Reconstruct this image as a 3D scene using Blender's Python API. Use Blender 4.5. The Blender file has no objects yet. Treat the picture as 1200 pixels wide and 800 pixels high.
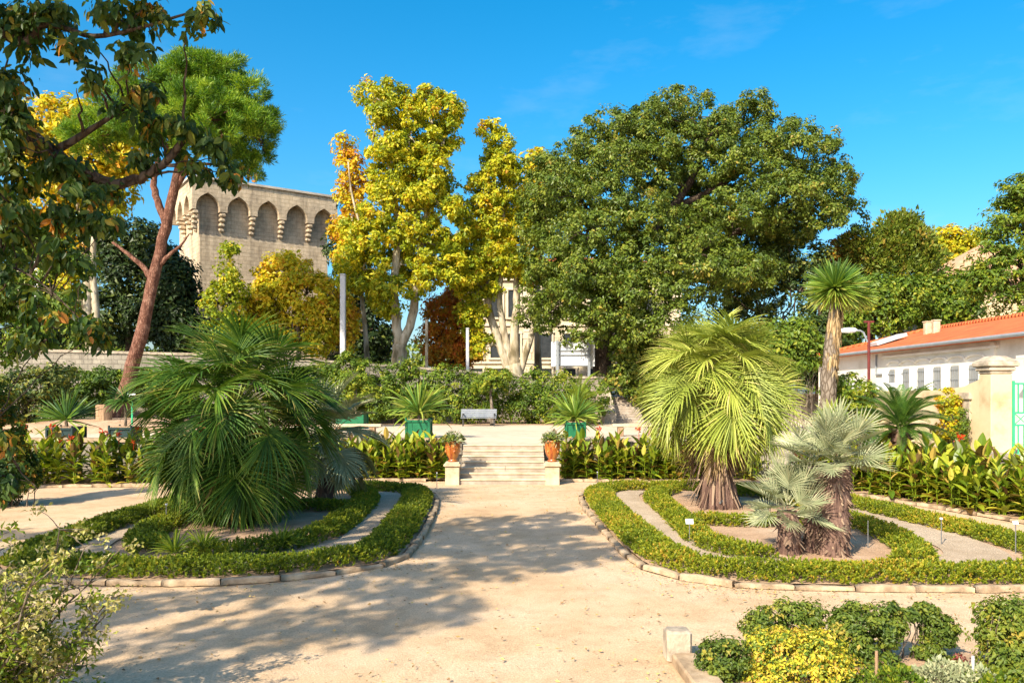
import bpy, math, random
import numpy as np
R = math.radians
rng = np.random.default_rng(7)
random.seed(7)
SC = bpy.context.scene
COL = SC.collection

# ------------------------------------------------------------------ camera, sky, sun, exposure
F, H, HZ = 933.0, 2.87, 460.0
cam = bpy.data.objects.new("camera", bpy.data.cameras.new("camera"))
COL.objects.link(cam)
cam.location = (0, 0, H)
cam.rotation_euler = (R(90), 0, 0)
cam.data.sensor_width = 36
cam.data.lens = 28
cam.data.shift_y = 60 / 1200
cam.data.clip_end = 3000
SC.camera = cam

SUN_EL = 37.0
SUN_X, SUN_Y = -0.57, -0.82           # horizontal direction towards the sun
w = bpy.data.worlds.new("World")
SC.world = w
w.use_nodes = True
wt = w.node_tree
wt.nodes.clear()
wo = wt.nodes.new("ShaderNodeOutputWorld")
bg = wt.nodes.new("ShaderNodeBackground")
sky = wt.nodes.new("ShaderNodeTexSky")
sky.sky_type = 'NISHITA'
sky.sun_disc = False
sky.sun_elevation = R(SUN_EL)
sky.sun_rotation = math.atan2(SUN_X, SUN_Y)
sky.altitude = 50
sky.air_density = 1.0
sky.dust_density = 2.6
sky.ozone_density = 3.5
hs = wt.nodes.new("ShaderNodeHueSaturation")
hs.inputs['Saturation'].default_value = 1.45
hs.inputs['Hue'].default_value = 0.486
wt.links.new(sky.outputs[0], hs.inputs['Color'])
tcw = wt.nodes.new("ShaderNodeTexCoord")
mpw = wt.nodes.new("ShaderNodeMapping")
mpw.inputs["Scale"].default_value = (1.6, 1.6, 5.0)
nzw = wt.nodes.new("ShaderNodeTexNoise")
nzw.inputs["Scale"].default_value = 2.2
nzw.inputs["Detail"].default_value = 7.0
nzw.inputs["Roughness"].default_value = .6
rpw = wt.nodes.new("ShaderNodeValToRGB")
rpw.color_ramp.elements[0].position, rpw.color_ramp.elements[0].color = .55, (0, 0, 0, 1)
rpw.color_ramp.elements[1].position, rpw.color_ramp.elements[1].color = .9, (.20, .20, .20, 1)
mxw = wt.nodes.new("ShaderNodeMix")
mxw.data_type = 'RGBA'
mxw.inputs["B"].default_value = (4.0, 4.3, 4.6, 1)
wt.links.new(tcw.outputs["Generated"], mpw.inputs[0])
wt.links.new(mpw.outputs[0], nzw.inputs["Vector"])
wt.links.new(nzw.outputs[0], rpw.inputs[0])
wt.links.new(rpw.outputs[0], mxw.inputs["Factor"])
wt.links.new(hs.outputs[0], mxw.inputs["A"])
wt.links.new(mxw.outputs["Result"], bg.inputs[0])
bg.inputs[1].default_value = 0.14
wt.links.new(bg.outputs[0], wo.inputs[0])

sl = bpy.data.lights.new("sun", 'SUN')
sl.energy = 5.0
sl.angle = R(0.55)
sl.color = (1.0, 0.90, 0.72)
so = bpy.data.objects.new("sun", sl)
COL.objects.link(so)
hh = math.hypot(SUN_X, SUN_Y)
so.rotation_euler = (R(90 - SUN_EL), 0, math.atan2(SUN_Y, SUN_X) + math.pi / 2)
so.location = (-40, -40, 60)

SC.view_settings.view_transform = 'Standard'
SC.view_settings.look = 'None'
SC.view_settings.exposure = 0.90
SC.view_settings.gamma = 1.0
SC.cycles.max_bounces = 8
SC.cycles.transparent_max_bounces = 4
SC.cycles.use_denoising = True


def P3(px, py, D):
    return np.array([(px - 600) / F * D, D, H - (py - HZ) / F * D])


def G(px, py, z=0.0):
    D = F * (H - z) / (py - HZ)
    return np.array([(px - 600) / F * D, D, z])


# ------------------------------------------------------------------ mesh helpers
def nrm(v):
    v = np.asarray(v, float)
    return v / np.maximum(np.linalg.norm(v, axis=-1, keepdims=True), 1e-9)


def runit(n, g=None):
    return nrm((g or rng).normal(size=(n, 3)))


def origin(o):
    p = np.zeros(3)
    while o is not None:
        p += np.array(o.location)
        o = o.parent
    return p


class MB:
    """collects geometry (and one random tint value per vertex) for ONE mesh object"""
    def __init__(s):
        s.v, s.t, s.f, s.n = [], [], [], 0

    def add(s, V, faces, tint=0.5):
        V = np.asarray(V, float).reshape(-1, 3)
        s.v.append(V)
        s.t.append(np.broadcast_to(np.asarray(tint, float).reshape(-1), (len(V),)) if np.ndim(tint) == 0 else np.asarray(tint, float))
        if isinstance(faces, np.ndarray):
            s.f.append(faces.astype(np.int64) + s.n)
        else:
            by = {}
            for f in faces:
                by.setdefault(len(f), []).append(f)
            for k, fs in by.items():
                s.f.append(np.array(fs, np.int64) + s.n)
        s.n += len(V)
        return s

    def box(s, c, size, rz=0.0, tint=0.5, taper=1.0, bev=0.0):
        sx, sy, sz = [q / 2 for q in size]
        if bev > 0:
            b = min(bev, sx * .9, sy * .9, sz * .9)
            rings = [(sx - b, sy - b, -sz), (sx, sy, -sz + b), (sx, sy, sz - b), (sx - b, sy - b, sz)]
            V = []
            for (x, y, z) in rings:
                cx = min(b, x * .9)
                V += [(-x + cx, -y, z), (x - cx, -y, z), (x, -y + cx, z), (x, y - cx, z), (x - cx, y, z), (-x + cx, y, z), (-x, y - cx, z), (-x, -y + cx, z)]
            V = np.array(V)
            fs = []
            for r in range(3):
                for i in range(8):
                    j = (i + 1) % 8
                    fs.append((r * 8 + i, r * 8 + j, r * 8 + 8 + j, r * 8 + 8 + i))
            fs.append(tuple(range(7, -1, -1)))
            fs.append(tuple(range(24, 32)))
        else:
            V = np.array([(x * sx * (taper if z > 0 else 1), y * sy * (taper if z > 0 else 1), z * sz) for z in (-1, 1) for x, y in ((-1, -1), (1, -1), (1, 1), (-1, 1))])
            fs = [(3, 2, 1, 0), (4, 5, 6, 7), (0, 1, 5, 4), (1, 2, 6, 5), (2, 3, 7, 6), (3, 0, 4, 7)]
        if rz:
            ca, sa = math.cos(rz), math.sin(rz)
            V = np.stack([V[:, 0] * ca - V[:, 1] * sa, V[:, 0] * sa + V[:, 1] * ca, V[:, 2]], 1)
        return s.add(V + np.asarray(c, float), fs, tint)

    def bar(s, a, b, wd, th, up=(0, 0, 1), tint=.5):
        """box of width wd (sideways) and thickness th from a to b"""
        a, b = np.asarray(a, float), np.asarray(b, float)
        d = nrm(b - a)
        sd = nrm(np.cross(d, up))
        u = np.cross(sd, d)
        V = [p + sd * i * wd / 2 + u * j * th / 2 for p in (a, b) for i, j in ((-1, -1), (1, -1), (1, 1), (-1, 1))]
        return s.add(V, [(3, 2, 1, 0), (4, 5, 6, 7), (0, 1, 5, 4), (1, 2, 6, 5), (2, 3, 7, 6), (3, 0, 4, 7)], tint)

    def tube(s, pts, rad, sides=8, tint=.5, rough=0.0):
        pts = np.asarray(pts, float)
        n = len(pts)
        rad = np.broadcast_to(np.asarray(rad, float), (n,))
        T = nrm(np.gradient(pts, axis=0))
        ref = np.array([0, 0, 1.]) if abs(T[0][2]) < .9 else np.array([1., 0, 0])
        U = nrm(np.cross(T[0], ref))
        V = []
        ang = np.arange(sides) * 2 * math.pi / sides
        for i in range(n):
            U = nrm(U - T[i] * np.dot(U, T[i]))
            W = np.cross(T[i], U)
            r = rad[i] * (1 + rough * rng.normal(size=sides)) if rough else np.full(sides, rad[i])
            V.append(pts[i] + (np.cos(ang) * r)[:, None] * U + (np.sin(ang) * r)[:, None] * W)
        V = np.concatenate(V)
        i = np.arange(n - 1)[:, None] * sides
        a = np.arange(sides)[None, :]
        b = (a + 1) % sides
        fs = np.stack([i + a, i + b, i + sides + b, i + sides + a], -1).reshape(-1, 4)
        s.add(V, fs, tint)
        base = s.n - len(V)
        s.f.append(np.array([list(range(sides - 1, -1, -1))]) + base)
        s.f.append(np.array([list(range((n - 1) * sides, n * sides))]) + base)
        return s

    def lathe(s, c, prof, sides=20, tint=.5):
        c = np.asarray(c, float)
        ang = np.arange(sides) * 2 * math.pi / sides
        V = np.concatenate([np.stack([r * np.cos(ang), r * np.sin(ang), np.full(sides, z)], 1) for r, z in prof])
        n = len(prof)
        i = np.arange(n - 1)[:, None] * sides
        a = np.arange(sides)[None, :]
        b = (a + 1) % sides
        s.add(V + c, np.stack([i + a, i + b, i + sides + b, i + sides + a], -1).reshape(-1, 4), tint)
        base = s.n - len(V)
        s.f.append(np.array([list(range(sides - 1, -1, -1))]) + base)
        s.f.append(np.array([list(range((n - 1) * sides, n * sides))]) + base)
        return s

    def prism(s, outline, axis, a0, a1, tint=.5):
        """2D outline extruded along axis: 'y' means outline in (x,z), 'z' in (x,y), 'x' in (y,z)"""
        o = np.asarray(outline, float)
        n = len(o)
        def put(a):
            A = np.full(n, a)
            return {'y': np.stack([o[:, 0], A, o[:, 1]], 1), 'z': np.stack([o[:, 0], o[:, 1], A], 1), 'x': np.stack([A, o[:, 0], o[:, 1]], 1)}[axis]
        fs = [tuple(range(n - 1, -1, -1)), tuple(range(n, 2 * n))] + [(i, (i + 1) % n, n + (i + 1) % n, n + i) for i in range(n)]
        return s.add(np.concatenate([put(a0), put(a1)]), fs, tint)

    def quads(s, V, tint):
        """V (n,4,3)"""
        n = len(V)
        return s.add(V.reshape(-1, 3), np.arange(n * 4).reshape(n, 4), np.repeat(tint, 4))

    def build(s, name, mat, parent=None, loc=None, local=False, smooth=False):
        V = np.concatenate(s.v)
        T = np.concatenate(s.t)
        if parent is not None and not local:
            V = V - origin(parent)
        elif loc is not None:
            V = V - np.asarray(loc, float)
        me = bpy.data.meshes.new(name)
        me.vertices.add(len(V))
        me.vertices.foreach_set("co", V.astype(np.float32).ravel())
        tot = np.concatenate([np.full(len(f), f.shape[1]) for f in s.f])
        idx = np.concatenate([f.ravel() for f in s.f])
        me.loops.add(len(idx))
        me.loops.foreach_set("vertex_index", idx.astype(np.int32))
        me.polygons.add(len(tot))
        me.polygons.foreach_set("loop_start", np.concatenate([[0], np.cumsum(tot)[:-1]]).astype(np.int32))
        at = me.attributes.new("tint", 'FLOAT', 'POINT')
        at.data.foreach_set("value", T.astype(np.float32))
        me.update(calc_edges=True)
        me.validate()
        me.polygons.foreach_set("use_smooth", np.full(len(me.polygons), bool(smooth)))
        me.materials.append(mat)
        o = bpy.data.objects.new(name, me)
        COL.objects.link(o)
        if parent is not None:
            o.parent = parent
        elif loc is not None:
            o.location = loc
        return o


def tag(o, label, cat, group=None, kind=None):
    o["label"] = label
    o["category"] = cat
    if group:
        o["group"] = group
    if kind:
        o["kind"] = kind
    return o


def thing(name, label, cat, loc=(0, 0, 0), rz=0.0, group=None):
    o = bpy.data.objects.new(name, None)
    o.empty_display_size = .2
    COL.objects.link(o)
    o.location = [float(q) for q in loc]
    o.rotation_euler = (0, 0, rz)
    return tag(o, label, cat, group)


def struct(name, mb, mat):
    o = mb.build(name, mat)
    o["kind"] = "structure"
    return o


def dup(root, loc, rz=0.0, label=None, scale=None):
    """copy of a thing with copies of its parts and sub-parts"""
    r = root.copy()
    COL.objects.link(r)
    r.location = [float(q) for q in loc]
    r.rotation_euler = (0, 0, rz)
    if label:
        r["label"] = label
    if scale:
        r.scale = (scale,) * 3
    for ch in list(root.children):
        c = ch.copy()
        COL.objects.link(c)
        c.parent = r
        for g in list(ch.children):
            d = g.copy()
            COL.objects.link(d)
            d.parent = c
    return r


# ------------------------------------------------------------------ materials
def newmat(name):
    m = bpy.data.materials.new(name)
    m.use_nodes = True
    nt = m.node_tree
    nt.nodes.clear()
    out = nt.nodes.new("ShaderNodeOutputMaterial")
    return m, nt, out


def N(nt, typ, **kw):
    n = nt.nodes.new(typ)
    for k, v in kw.items():
        if k in n.inputs:
            n.inputs[k].default_value = v
        else:
            setattr(n, k, v)
    return n


def ramp(nt, stops):
    r = nt.nodes.new("ShaderNodeValToRGB")
    e = r.color_ramp.elements
    while len(e) < len(stops):
        e.new(.5)
    for q, (p, c) in zip(e, stops):
        q.position = p
        q.color = (*c, 1)
    return r


def leafmat(name, stops, trans=.35, rough=.5, spec=.35, tcol=(1.15, 1.1, .55), boost=1.0):
    stops = [(p, tuple(min(.9, q * boost) for q in c)) for p, c in stops]
    m, nt, out = newmat(name)
    at = N(nt, "ShaderNodeAttribute", attribute_name="tint")
    r = ramp(nt, stops)
    nt.links.new(at.outputs["Fac"], r.inputs[0])
    p = N(nt, "ShaderNodeBsdfPrincipled", Roughness=rough)
    p.inputs["Specular IOR Level"].default_value = spec
    nt.links.new(r.outputs[0], p.inputs["Base Color"])
    t = N(nt, "ShaderNodeBsdfTranslucent")
    mu = N(nt, "ShaderNodeMix", data_type='RGBA', blend_type='MULTIPLY')
    mu.inputs["Factor"].default_value = 1
    mu.inputs["B"].default_value = (*tcol, 1)
    nt.links.new(r.outputs[0], mu.inputs["A"])
    nt.links.new(mu.outputs["Result"], t.inputs["Color"])
    mx = N(nt, "ShaderNodeMixShader", Fac=trans)
    nt.links.new(p.outputs[0], mx.inputs[1])
    nt.links.new(t.outputs[0], mx.inputs[2])
    nt.links.new(mx.outputs[0], out.inputs[0])
    return m


def mottled(name, stops, scale=4.0, detail=6.0, rough=.8, bump=.3, bscale=None, spec=.25, stretch=(1, 1, 1), metal=0.0, extra=None, bdist=.02):
    """noise-driven colour plus noise bump, in object space"""
    m, nt, out = newmat(name)
    tc = N(nt, "ShaderNodeTexCoord")
    mp = N(nt, "ShaderNodeMapping")
    mp.inputs["Scale"].default_value = stretch
    nt.links.new(tc.outputs["Object"], mp.inputs[0])
    n1 = N(nt, "ShaderNodeTexNoise", Scale=scale, Detail=detail, Roughness=.62)
    nt.links.new(mp.outputs[0], n1.inputs["Vector"])
    r = ramp(nt, stops)
    nt.links.new(n1.outputs[0], r.inputs[0])
    p = N(nt, "ShaderNodeBsdfPrincipled", Roughness=rough, Metallic=metal)
    p.inputs["Specular IOR Level"].default_value = spec
    nt.links.new(r.outputs[0], p.inputs["Base Color"])
    if bump:
        n2 = N(nt, "ShaderNodeTexNoise", Scale=bscale or scale * 4, Detail=5.0, Roughness=.65)
        nt.links.new(mp.outputs[0], n2.inputs["Vector"])
        b = N(nt, "ShaderNodeBump", Strength=bump, Distance=bdist)
        nt.links.new(n2.outputs[0], b.inputs["Height"])
        nt.links.new(b.outputs[0], p.inputs["Normal"])
    nt.links.new(p.outputs[0], out.inputs[0])
    m["_"] = 1
    return m


def stonewall(name, c1, c2, mortar, bw=.6, bh=.32, stain=.5, bump=.5):
    """coursed masonry on walls: brick pattern laid in (x+y, z) of the object"""
    m, nt, out = newmat(name)
    tc = N(nt, "ShaderNodeTexCoord")
    sx = N(nt, "ShaderNodeSeparateXYZ")
    nt.links.new(tc.outputs["Object"], sx.inputs[0])
    ad = N(nt, "ShaderNodeMath", operation='ADD')
    nt.links.new(sx.outputs[0], ad.inputs[0])
    nt.links.new(sx.outputs[1], ad.inputs[1])
    cb = N(nt, "ShaderNodeCombineXYZ")
    nt.links.new(ad.outputs[0], cb.inputs[0])
    nt.links.new(sx.outputs[2], cb.inputs[1])
    br = N(nt, "ShaderNodeTexBrick", Scale=1.0)
    nt.links.new(cb.outputs[0], br.inputs["Vector"])
    br.inputs["Color1"].default_value = (*c1, 1)
    br.inputs["Color2"].default_value = (*c2, 1)
    br.inputs["Mortar"].default_value = (*mortar, 1)
    br.inputs["Brick Width"].default_value = bw
    br.inputs["Row Height"].default_value = bh
    br.inputs["Mortar Size"].default_value = .018
    br.inputs["Mortar Smooth"].default_value = .4
    br.inputs["Bias"].default_value = -.1
    nz = N(nt, "ShaderNodeTexNoise", Scale=.35, Detail=8.0, Roughness=.7)
    nt.links.new(tc.outputs["Object"], nz.inputs["Vector"])
    st = ramp(nt, [(.3, (1 - stain, 1 - stain, 1 - stain * .95)), (.62, (1.0, 1.0, 1.0))])
    nt.links.new(nz.outputs[0], st.inputs[0])
    mu = N(nt, "ShaderNodeMix", data_type='RGBA', blend_type='MULTIPLY')
    mu.inputs["Factor"].default_value = 1
    nt.links.new(br.outputs["Color"], mu.inputs["A"])
    nt.links.new(st.outputs[0], mu.inputs["B"])
    n3 = N(nt, "ShaderNodeTexNoise", Scale=3.0, Detail=8.0, Roughness=.75)
    nt.links.new(tc.outputs["Object"], n3.inputs["Vector"])
    r3 = ramp(nt, [(.3, (.72, .70, .66)), (.7, (1.15, 1.13, 1.08))])
    nt.links.new(n3.outputs[0], r3.inputs[0])
    m2 = N(nt, "ShaderNodeMix", data_type='RGBA', blend_type='MULTIPLY')
    m2.inputs["Factor"].default_value = 1
    nt.links.new(mu.outputs["Result"], m2.inputs["A"])
    nt.links.new(r3.outputs[0], m2.inputs["B"])
    mps = N(nt, "ShaderNodeMapping")
    mps.inputs["Scale"].default_value = (1.1, 1.1, .10)
    nt.links.new(tc.outputs["Object"], mps.inputs[0])
    n5 = N(nt, "ShaderNodeTexNoise", Scale=1.6, Detail=7.0, Roughness=.7)
    nt.links.new(mps.outputs[0], n5.inputs["Vector"])
    r5 = ramp(nt, [(.34, (1 - stain, 1 - stain, 1 - stain)), (.5, (1, 1, 1))])
    nt.links.new(n5.outputs[0], r5.inputs[0])
    m5 = N(nt, "ShaderNodeMix", data_type='RGBA', blend_type='MULTIPLY')
    m5.inputs["Factor"].default_value = .8
    nt.links.new(m2.outputs["Result"], m5.inputs["A"])
    nt.links.new(r5.outputs[0], m5.inputs["B"])
    m2 = m5
    p = N(nt, "ShaderNodeBsdfPrincipled", Roughness=.9)
    p.inputs["Specular IOR Level"].default_value = .15
    nt.links.new(m2.outputs["Result"], p.inputs["Base Color"])
    ma = N(nt, "ShaderNodeMath", operation='MULTIPLY_ADD')
    ma.inputs[1].default_value = -1.0
    nt.links.new(br.outputs["Fac"], ma.inputs[0])
    nt.links.new(n3.outputs[0], ma.inputs[2])
    b = N(nt, "ShaderNodeBump", Strength=bump, Distance=.04)
    nt.links.new(ma.outputs[0], b.inputs["Height"])
    nt.links.new(b.outputs[0], p.inputs["Normal"])
    nt.links.new(p.outputs[0], out.inputs[0])
    return m


def groundmat(name, stops, s1=.25, fine=60, bump=.25, mott=.25, pebble=0.0):
    """packed earth: broad tone changes, fine grain, small pebbles"""
    m, nt, out = newmat(name)
    tc = N(nt, "ShaderNodeTexCoord")
    n1 = N(nt, "ShaderNodeTexNoise", Scale=s1, Detail=10.0, Roughness=.65)
    nt.links.new(tc.outputs["Object"], n1.inputs["Vector"])
    r = ramp(nt, stops)
    nt.links.new(n1.outputs[0], r.inputs[0])
    n2 = N(nt, "ShaderNodeTexNoise", Scale=fine, Detail=4.0, Roughness=.7)
    nt.links.new(tc.outputs["Object"], n2.inputs["Vector"])
    r2 = ramp(nt, [(.25, (1 - mott,) * 3), (.75, (1 + mott * .5,) * 3)])
    nt.links.new(n2.outputs[0], r2.inputs[0])
    mu = N(nt, "ShaderNodeMix", data_type='RGBA', blend_type='MULTIPLY')
    mu.inputs["Factor"].default_value = 1
    nt.links.new(r.outputs[0], mu.inputs["A"])
    nt.links.new(r2.outputs[0], mu.inputs["B"])
    n4 = N(nt, "ShaderNodeTexNoise", Scale=2.2, Detail=6.0, Roughness=.75)
    nt.links.new(tc.outputs["Object"], n4.inputs["Vector"])
    r4 = ramp(nt, [(.28, (.80, .77, .73)), (.55, (1, 1, 1))])
    nt.links.new(n4.outputs[0], r4.inputs[0])
    mu2 = N(nt, "ShaderNodeMix", data_type='RGBA', blend_type='MULTIPLY')
    mu2.inputs["Factor"].default_value = 1
    nt.links.new(mu.outputs["Result"], mu2.inputs["A"])
    nt.links.new(r4.outputs[0], mu2.inputs["B"])
    p = N(nt, "ShaderNodeBsdfPrincipled", Roughness=.95)
    p.inputs["Specular IOR Level"].default_value = .1
    nt.links.new(mu2.outputs["Result"], p.inputs["Base Color"])
    hgt = n2.outputs[0]
    if pebble:
        vo = N(nt, "ShaderNodeTexVoronoi", Scale=pebble)
        nt.links.new(tc.outputs["Object"], vo.inputs["Vector"])
        rr = ramp(nt, [(0.0, (1.25, 1.25, 1.25)), (.55, (.6, .58, .55))])
        nt.links.new(vo.outputs["Distance"], rr.inputs[0])
        mu3 = N(nt, "ShaderNodeMix", data_type='RGBA', blend_type='MULTIPLY')
        mu3.inputs["Factor"].default_value = .8
        nt.links.new(mu2.outputs["Result"], mu3.inputs["A"])
        nt.links.new(rr.outputs[0], mu3.inputs["B"])
        nt.links.new(mu3.outputs["Result"], p.inputs["Base Color"])
        hgt = rr.outputs[0]
    b = N(nt, "ShaderNodeBump", Strength=bump, Distance=.03)
    nt.links.new(hgt, b.inputs["Height"])
    nt.links.new(b.outputs[0], p.inputs["Normal"])
    nt.links.new(p.outputs[0], out.inputs[0])
    return m


M = {}
M['sand'] = groundmat("packed_sand", [(.3, (.50, .33, .19)), (.45, (.62, .43, .26)), (.55, (.66, .47, .30)), (.7, (.70, .52, .35))], s1=.45, mott=.42, fine=45, bump=.5)
M['terrace'] = groundmat("terrace_sand", [(.3, (.54, .43, .31)), (.7, (.64, .53, .40))], s1=.2, mott=.18)
M['soil'] = groundmat("dry_soil", [(.3, (.36, .23, .14)), (.5, (.50, .33, .21)), (.7, (.58, .42, .29))], s1=.9, fine=35, bump=.6, mott=.4)
M['gravel'] = groundmat("gravel", [(.3, (.56, .43, .30)), (.7, (.72, .58, .43))], s1=.8, fine=50, bump=.6, mott=.4, pebble=38)
M['asphalt'] = groundmat("street", [(.3, (.20, .18, .15)), (.7, (.28, .25, .21))], s1=.5)
M['kerb'] = mottled("kerb_stone", [(.3, (.16, .11, .065)), (.5, (.35, .25, .155)), (.7, (.50, .38, .25))], scale=3.6, bump=.7, bscale=14)
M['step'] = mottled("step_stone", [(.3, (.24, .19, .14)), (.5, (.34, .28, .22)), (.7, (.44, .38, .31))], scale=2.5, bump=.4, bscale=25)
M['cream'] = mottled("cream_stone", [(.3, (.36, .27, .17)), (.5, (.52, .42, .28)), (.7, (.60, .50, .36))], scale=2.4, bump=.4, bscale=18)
M['tower'] = stonewall("tower_stone", (.70, .57, .41), (.63, .50, .35), (.52, .41, .28), .62, .30, stain=.5, bump=.7)
M['towertrim'] = mottled("tower_trim_stone", [(.3, (.30, .27, .23)), (.55, (.48, .42, .34)), (.75, (.55, .49, .40))], scale=1.3, bump=.6, bscale=9)
M['retaining'] = stonewall("retaining_stone", (.42, .38, .31), (.34, .30, .25), (.25, .22, .18), .5, .25, stain=.45)
M['facade'] = stonewall("facade_stone", (.66, .56, .40), (.60, .50, .36), (.52, .44, .32), .9, .4, stain=.2, bump=.25)
M['facadetrim'] = mottled("facade_trim", [(.3, (.58, .48, .34)), (.7, (.70, .60, .45))], scale=1.5, bump=.2)
M['plaster'] = mottled("white_plaster", [(.3, (.54, .50, .43)), (.5, (.69, .66, .59)), (.7, (.74, .72, .66))], scale=.7, bump=.12, bscale=20, rough=.85)
M['yellowwall'] = mottled("ochre_plaster", [(.3, (.40, .28, .15)), (.45, (.60, .46, .28)), (.7, (.68, .54, .34))], scale=.9, bump=.3, bscale=12)
M['capstone'] = mottled("weathered_stone", [(.3, (.20, .17, .13)), (.5, (.42, .34, .25)), (.7, (.55, .46, .35))], scale=4, bump=.8, bscale=16)
M['grey'] = mottled("concrete_grey", [(.3, (.40, .40, .40)), (.7, (.52, .52, .52))], scale=2, bump=.1)
M['whitemetal'] = mottled("white_paint", [(.3, (.74, .76, .78)), (.7, (.80, .81, .82))], scale=1.0, bump=0, rough=.5)
M['greymetal'] = mottled("grey_paint", [(.3, (.20, .22, .24)), (.7, (.28, .30, .32))], scale=3, bump=.05, rough=.5)
M['darkmetal'] = mottled("dark_metal", [(.3, (.03, .03, .03)), (.7, (.06, .055, .05))], scale=3, bump=.05, rough=.5)
M['redmetal'] = mottled("rust_red_paint", [(.3, (.09, .018, .015)), (.7, (.16, .03, .025))], scale=5, bump=.1, rough=.6)
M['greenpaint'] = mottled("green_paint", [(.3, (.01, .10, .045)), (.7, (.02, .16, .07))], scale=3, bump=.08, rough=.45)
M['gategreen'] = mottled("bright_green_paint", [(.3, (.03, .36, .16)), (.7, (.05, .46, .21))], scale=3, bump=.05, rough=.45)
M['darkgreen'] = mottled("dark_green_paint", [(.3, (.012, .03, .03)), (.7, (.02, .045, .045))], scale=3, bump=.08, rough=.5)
M['bench'] = mottled("bench_paint", [(.3, (.18, .20, .23)), (.7, (.27, .29, .32))], scale=4, bump=.1, rough=.5)
M['wood'] = mottled("weathered_wood", [(.3, (.22, .13, .07)), (.7, (.42, .28, .17))], scale=3, bump=.4, stretch=(6, 6, 1))
M['glaze'] = mottled("honey_glaze", [(.34, (.13, .025, .012)), (.46, (.30, .07, .015)), (.58, (.44, .16, .025)), (.7, (.46, .30, .10))], scale=3.4, bump=.3, bscale=9, rough=.32, spec=.6, stretch=(2.2, 2.2, .8))
M['window'] = mottled("window_glass", [(.3, (.025, .03, .035)), (.7, (.06, .065, .07))], scale=1.5, bump=0, rough=.12, spec=.6)
M['shutter'] = mottled("grey_shutter", [(.3, (.20, .20, .19)), (.7, (.30, .30, .28))], scale=2, bump=.1)
M['wire'] = mottled("wire", [(.3, (.10, .10, .10)), (.7, (.2, .2, .2))], scale=3, bump=0)


def roofmat():
    m, nt, out = newmat("terracotta_tiles")
    tc = N(nt, "ShaderNodeTexCoord")
    n1 = N(nt, "ShaderNodeTexNoise", Scale=1.2, Detail=8.0, Roughness=.7)
    nt.links.new(tc.outputs["Object"], n1.inputs["Vector"])
    r = ramp(nt, [(.3, (.34, .07, .022)), (.45, (.52, .115, .03)), (.6, (.58, .145, .04)), (.75, (.60, .22, .085))])
    nt.links.new(n1.outputs[0], r.inputs[0])
    sx = N(nt, "ShaderNodeSeparateXYZ")
    nt.links.new(tc.outputs["Object"], sx.inputs[0])
    def wavy(sock, k):
        mm = N(nt, "ShaderNodeMath", operation='MULTIPLY')
        mm.inputs[1].default_value = k
        nt.links.new(sock, mm.inputs[0])
        s_ = N(nt, "ShaderNodeMath", operation='SINE')
        nt.links.new(mm.outputs[0], s_.inputs[0])
        return s_.outputs[0]
    a = wavy(sx.outputs[1], 2 * math.pi / .24)
    mod = N(nt, "ShaderNodeMath", operation='FRACT')
    ml = N(nt, "ShaderNodeMath", operation='MULTIPLY')
    ml.inputs[1].default_value = 1 / .36
    nt.links.new(sx.outputs[0], ml.inputs[0])
    nt.links.new(ml.outputs[0], mod.inputs[0])
    add = N(nt, "ShaderNodeMath", operation='ADD')
    nt.links.new(a, add.inputs[0])
    nt.links.new(mod.outputs[0], add.inputs[1])
    p = N(nt, "ShaderNodeBsdfPrincipled", Roughness=.85)
    nt.links.new(r.outputs[0], p.inputs["Base Color"])
    b = N(nt, "ShaderNodeBump", Strength=.8, Distance=.05)
    nt.links.new(add.outputs[0], b.inputs["Height"])
    nt.links.new(b.outputs[0], p.inputs["Normal"])
    nt.links.new(p.outputs[0], out.inputs[0])
    return m


M['roof'] = roofmat()
M['paleroof'] = mottled("pale_tiles", [(.3, (.40, .20, .11)), (.7, (.58, .36, .22))], scale=2, bump=.6, bscale=8)


def barkmat(name, stops, crack, scale=5, stretch=(1, 1, .35), bump=.8):
    m, nt, out = newmat(name)
    tc = N(nt, "ShaderNodeTexCoord")
    mp = N(nt, "ShaderNodeMapping")
    mp.inputs["Scale"].default_value = stretch
    nt.links.new(tc.outputs["Object"], mp.inputs[0])
    n0 = N(nt, "ShaderNodeTexNoise", Scale=scale * .6, Detail=6.0)
    nt.links.new(mp.outputs[0], n0.inputs["Vector"])
    r = ramp(nt, stops)
    nt.links.new(n0.outputs[0], r.inputs[0])
    vo = N(nt, "ShaderNodeTexVoronoi", Scale=scale, feature='DISTANCE_TO_EDGE')
    nt.links.new(mp.outputs[0], vo.inputs["Vector"])
    rc = ramp(nt, [(0.0, crack), (.18, (1, 1, 1))])
    nt.links.new(vo.outputs["Distance"], rc.inputs[0])
    mu = N(nt, "ShaderNodeMix", data_type='RGBA', blend_type='MULTIPLY')
    mu.inputs["Factor"].default_value = 1
    nt.links.new(r.outputs[0], mu.inputs["A"])
    nt.links.new(rc.outputs[0], mu.inputs["B"])
    p = N(nt, "ShaderNodeBsdfPrincipled", Roughness=.9)
    p.inputs["Specular IOR Level"].default_value = .15
    nt.links.new(mu.outputs["Result"], p.inputs["Base Color"])
    b = N(nt, "ShaderNodeBump", Strength=bump, Distance=.06)
    nt.links.new(rc.outputs[0], b.inputs["Height"])
    nt.links.new(b.outputs[0], p.inputs["Normal"])
    nt.links.new(p.outputs[0], out.inputs[0])
    return m


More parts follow.
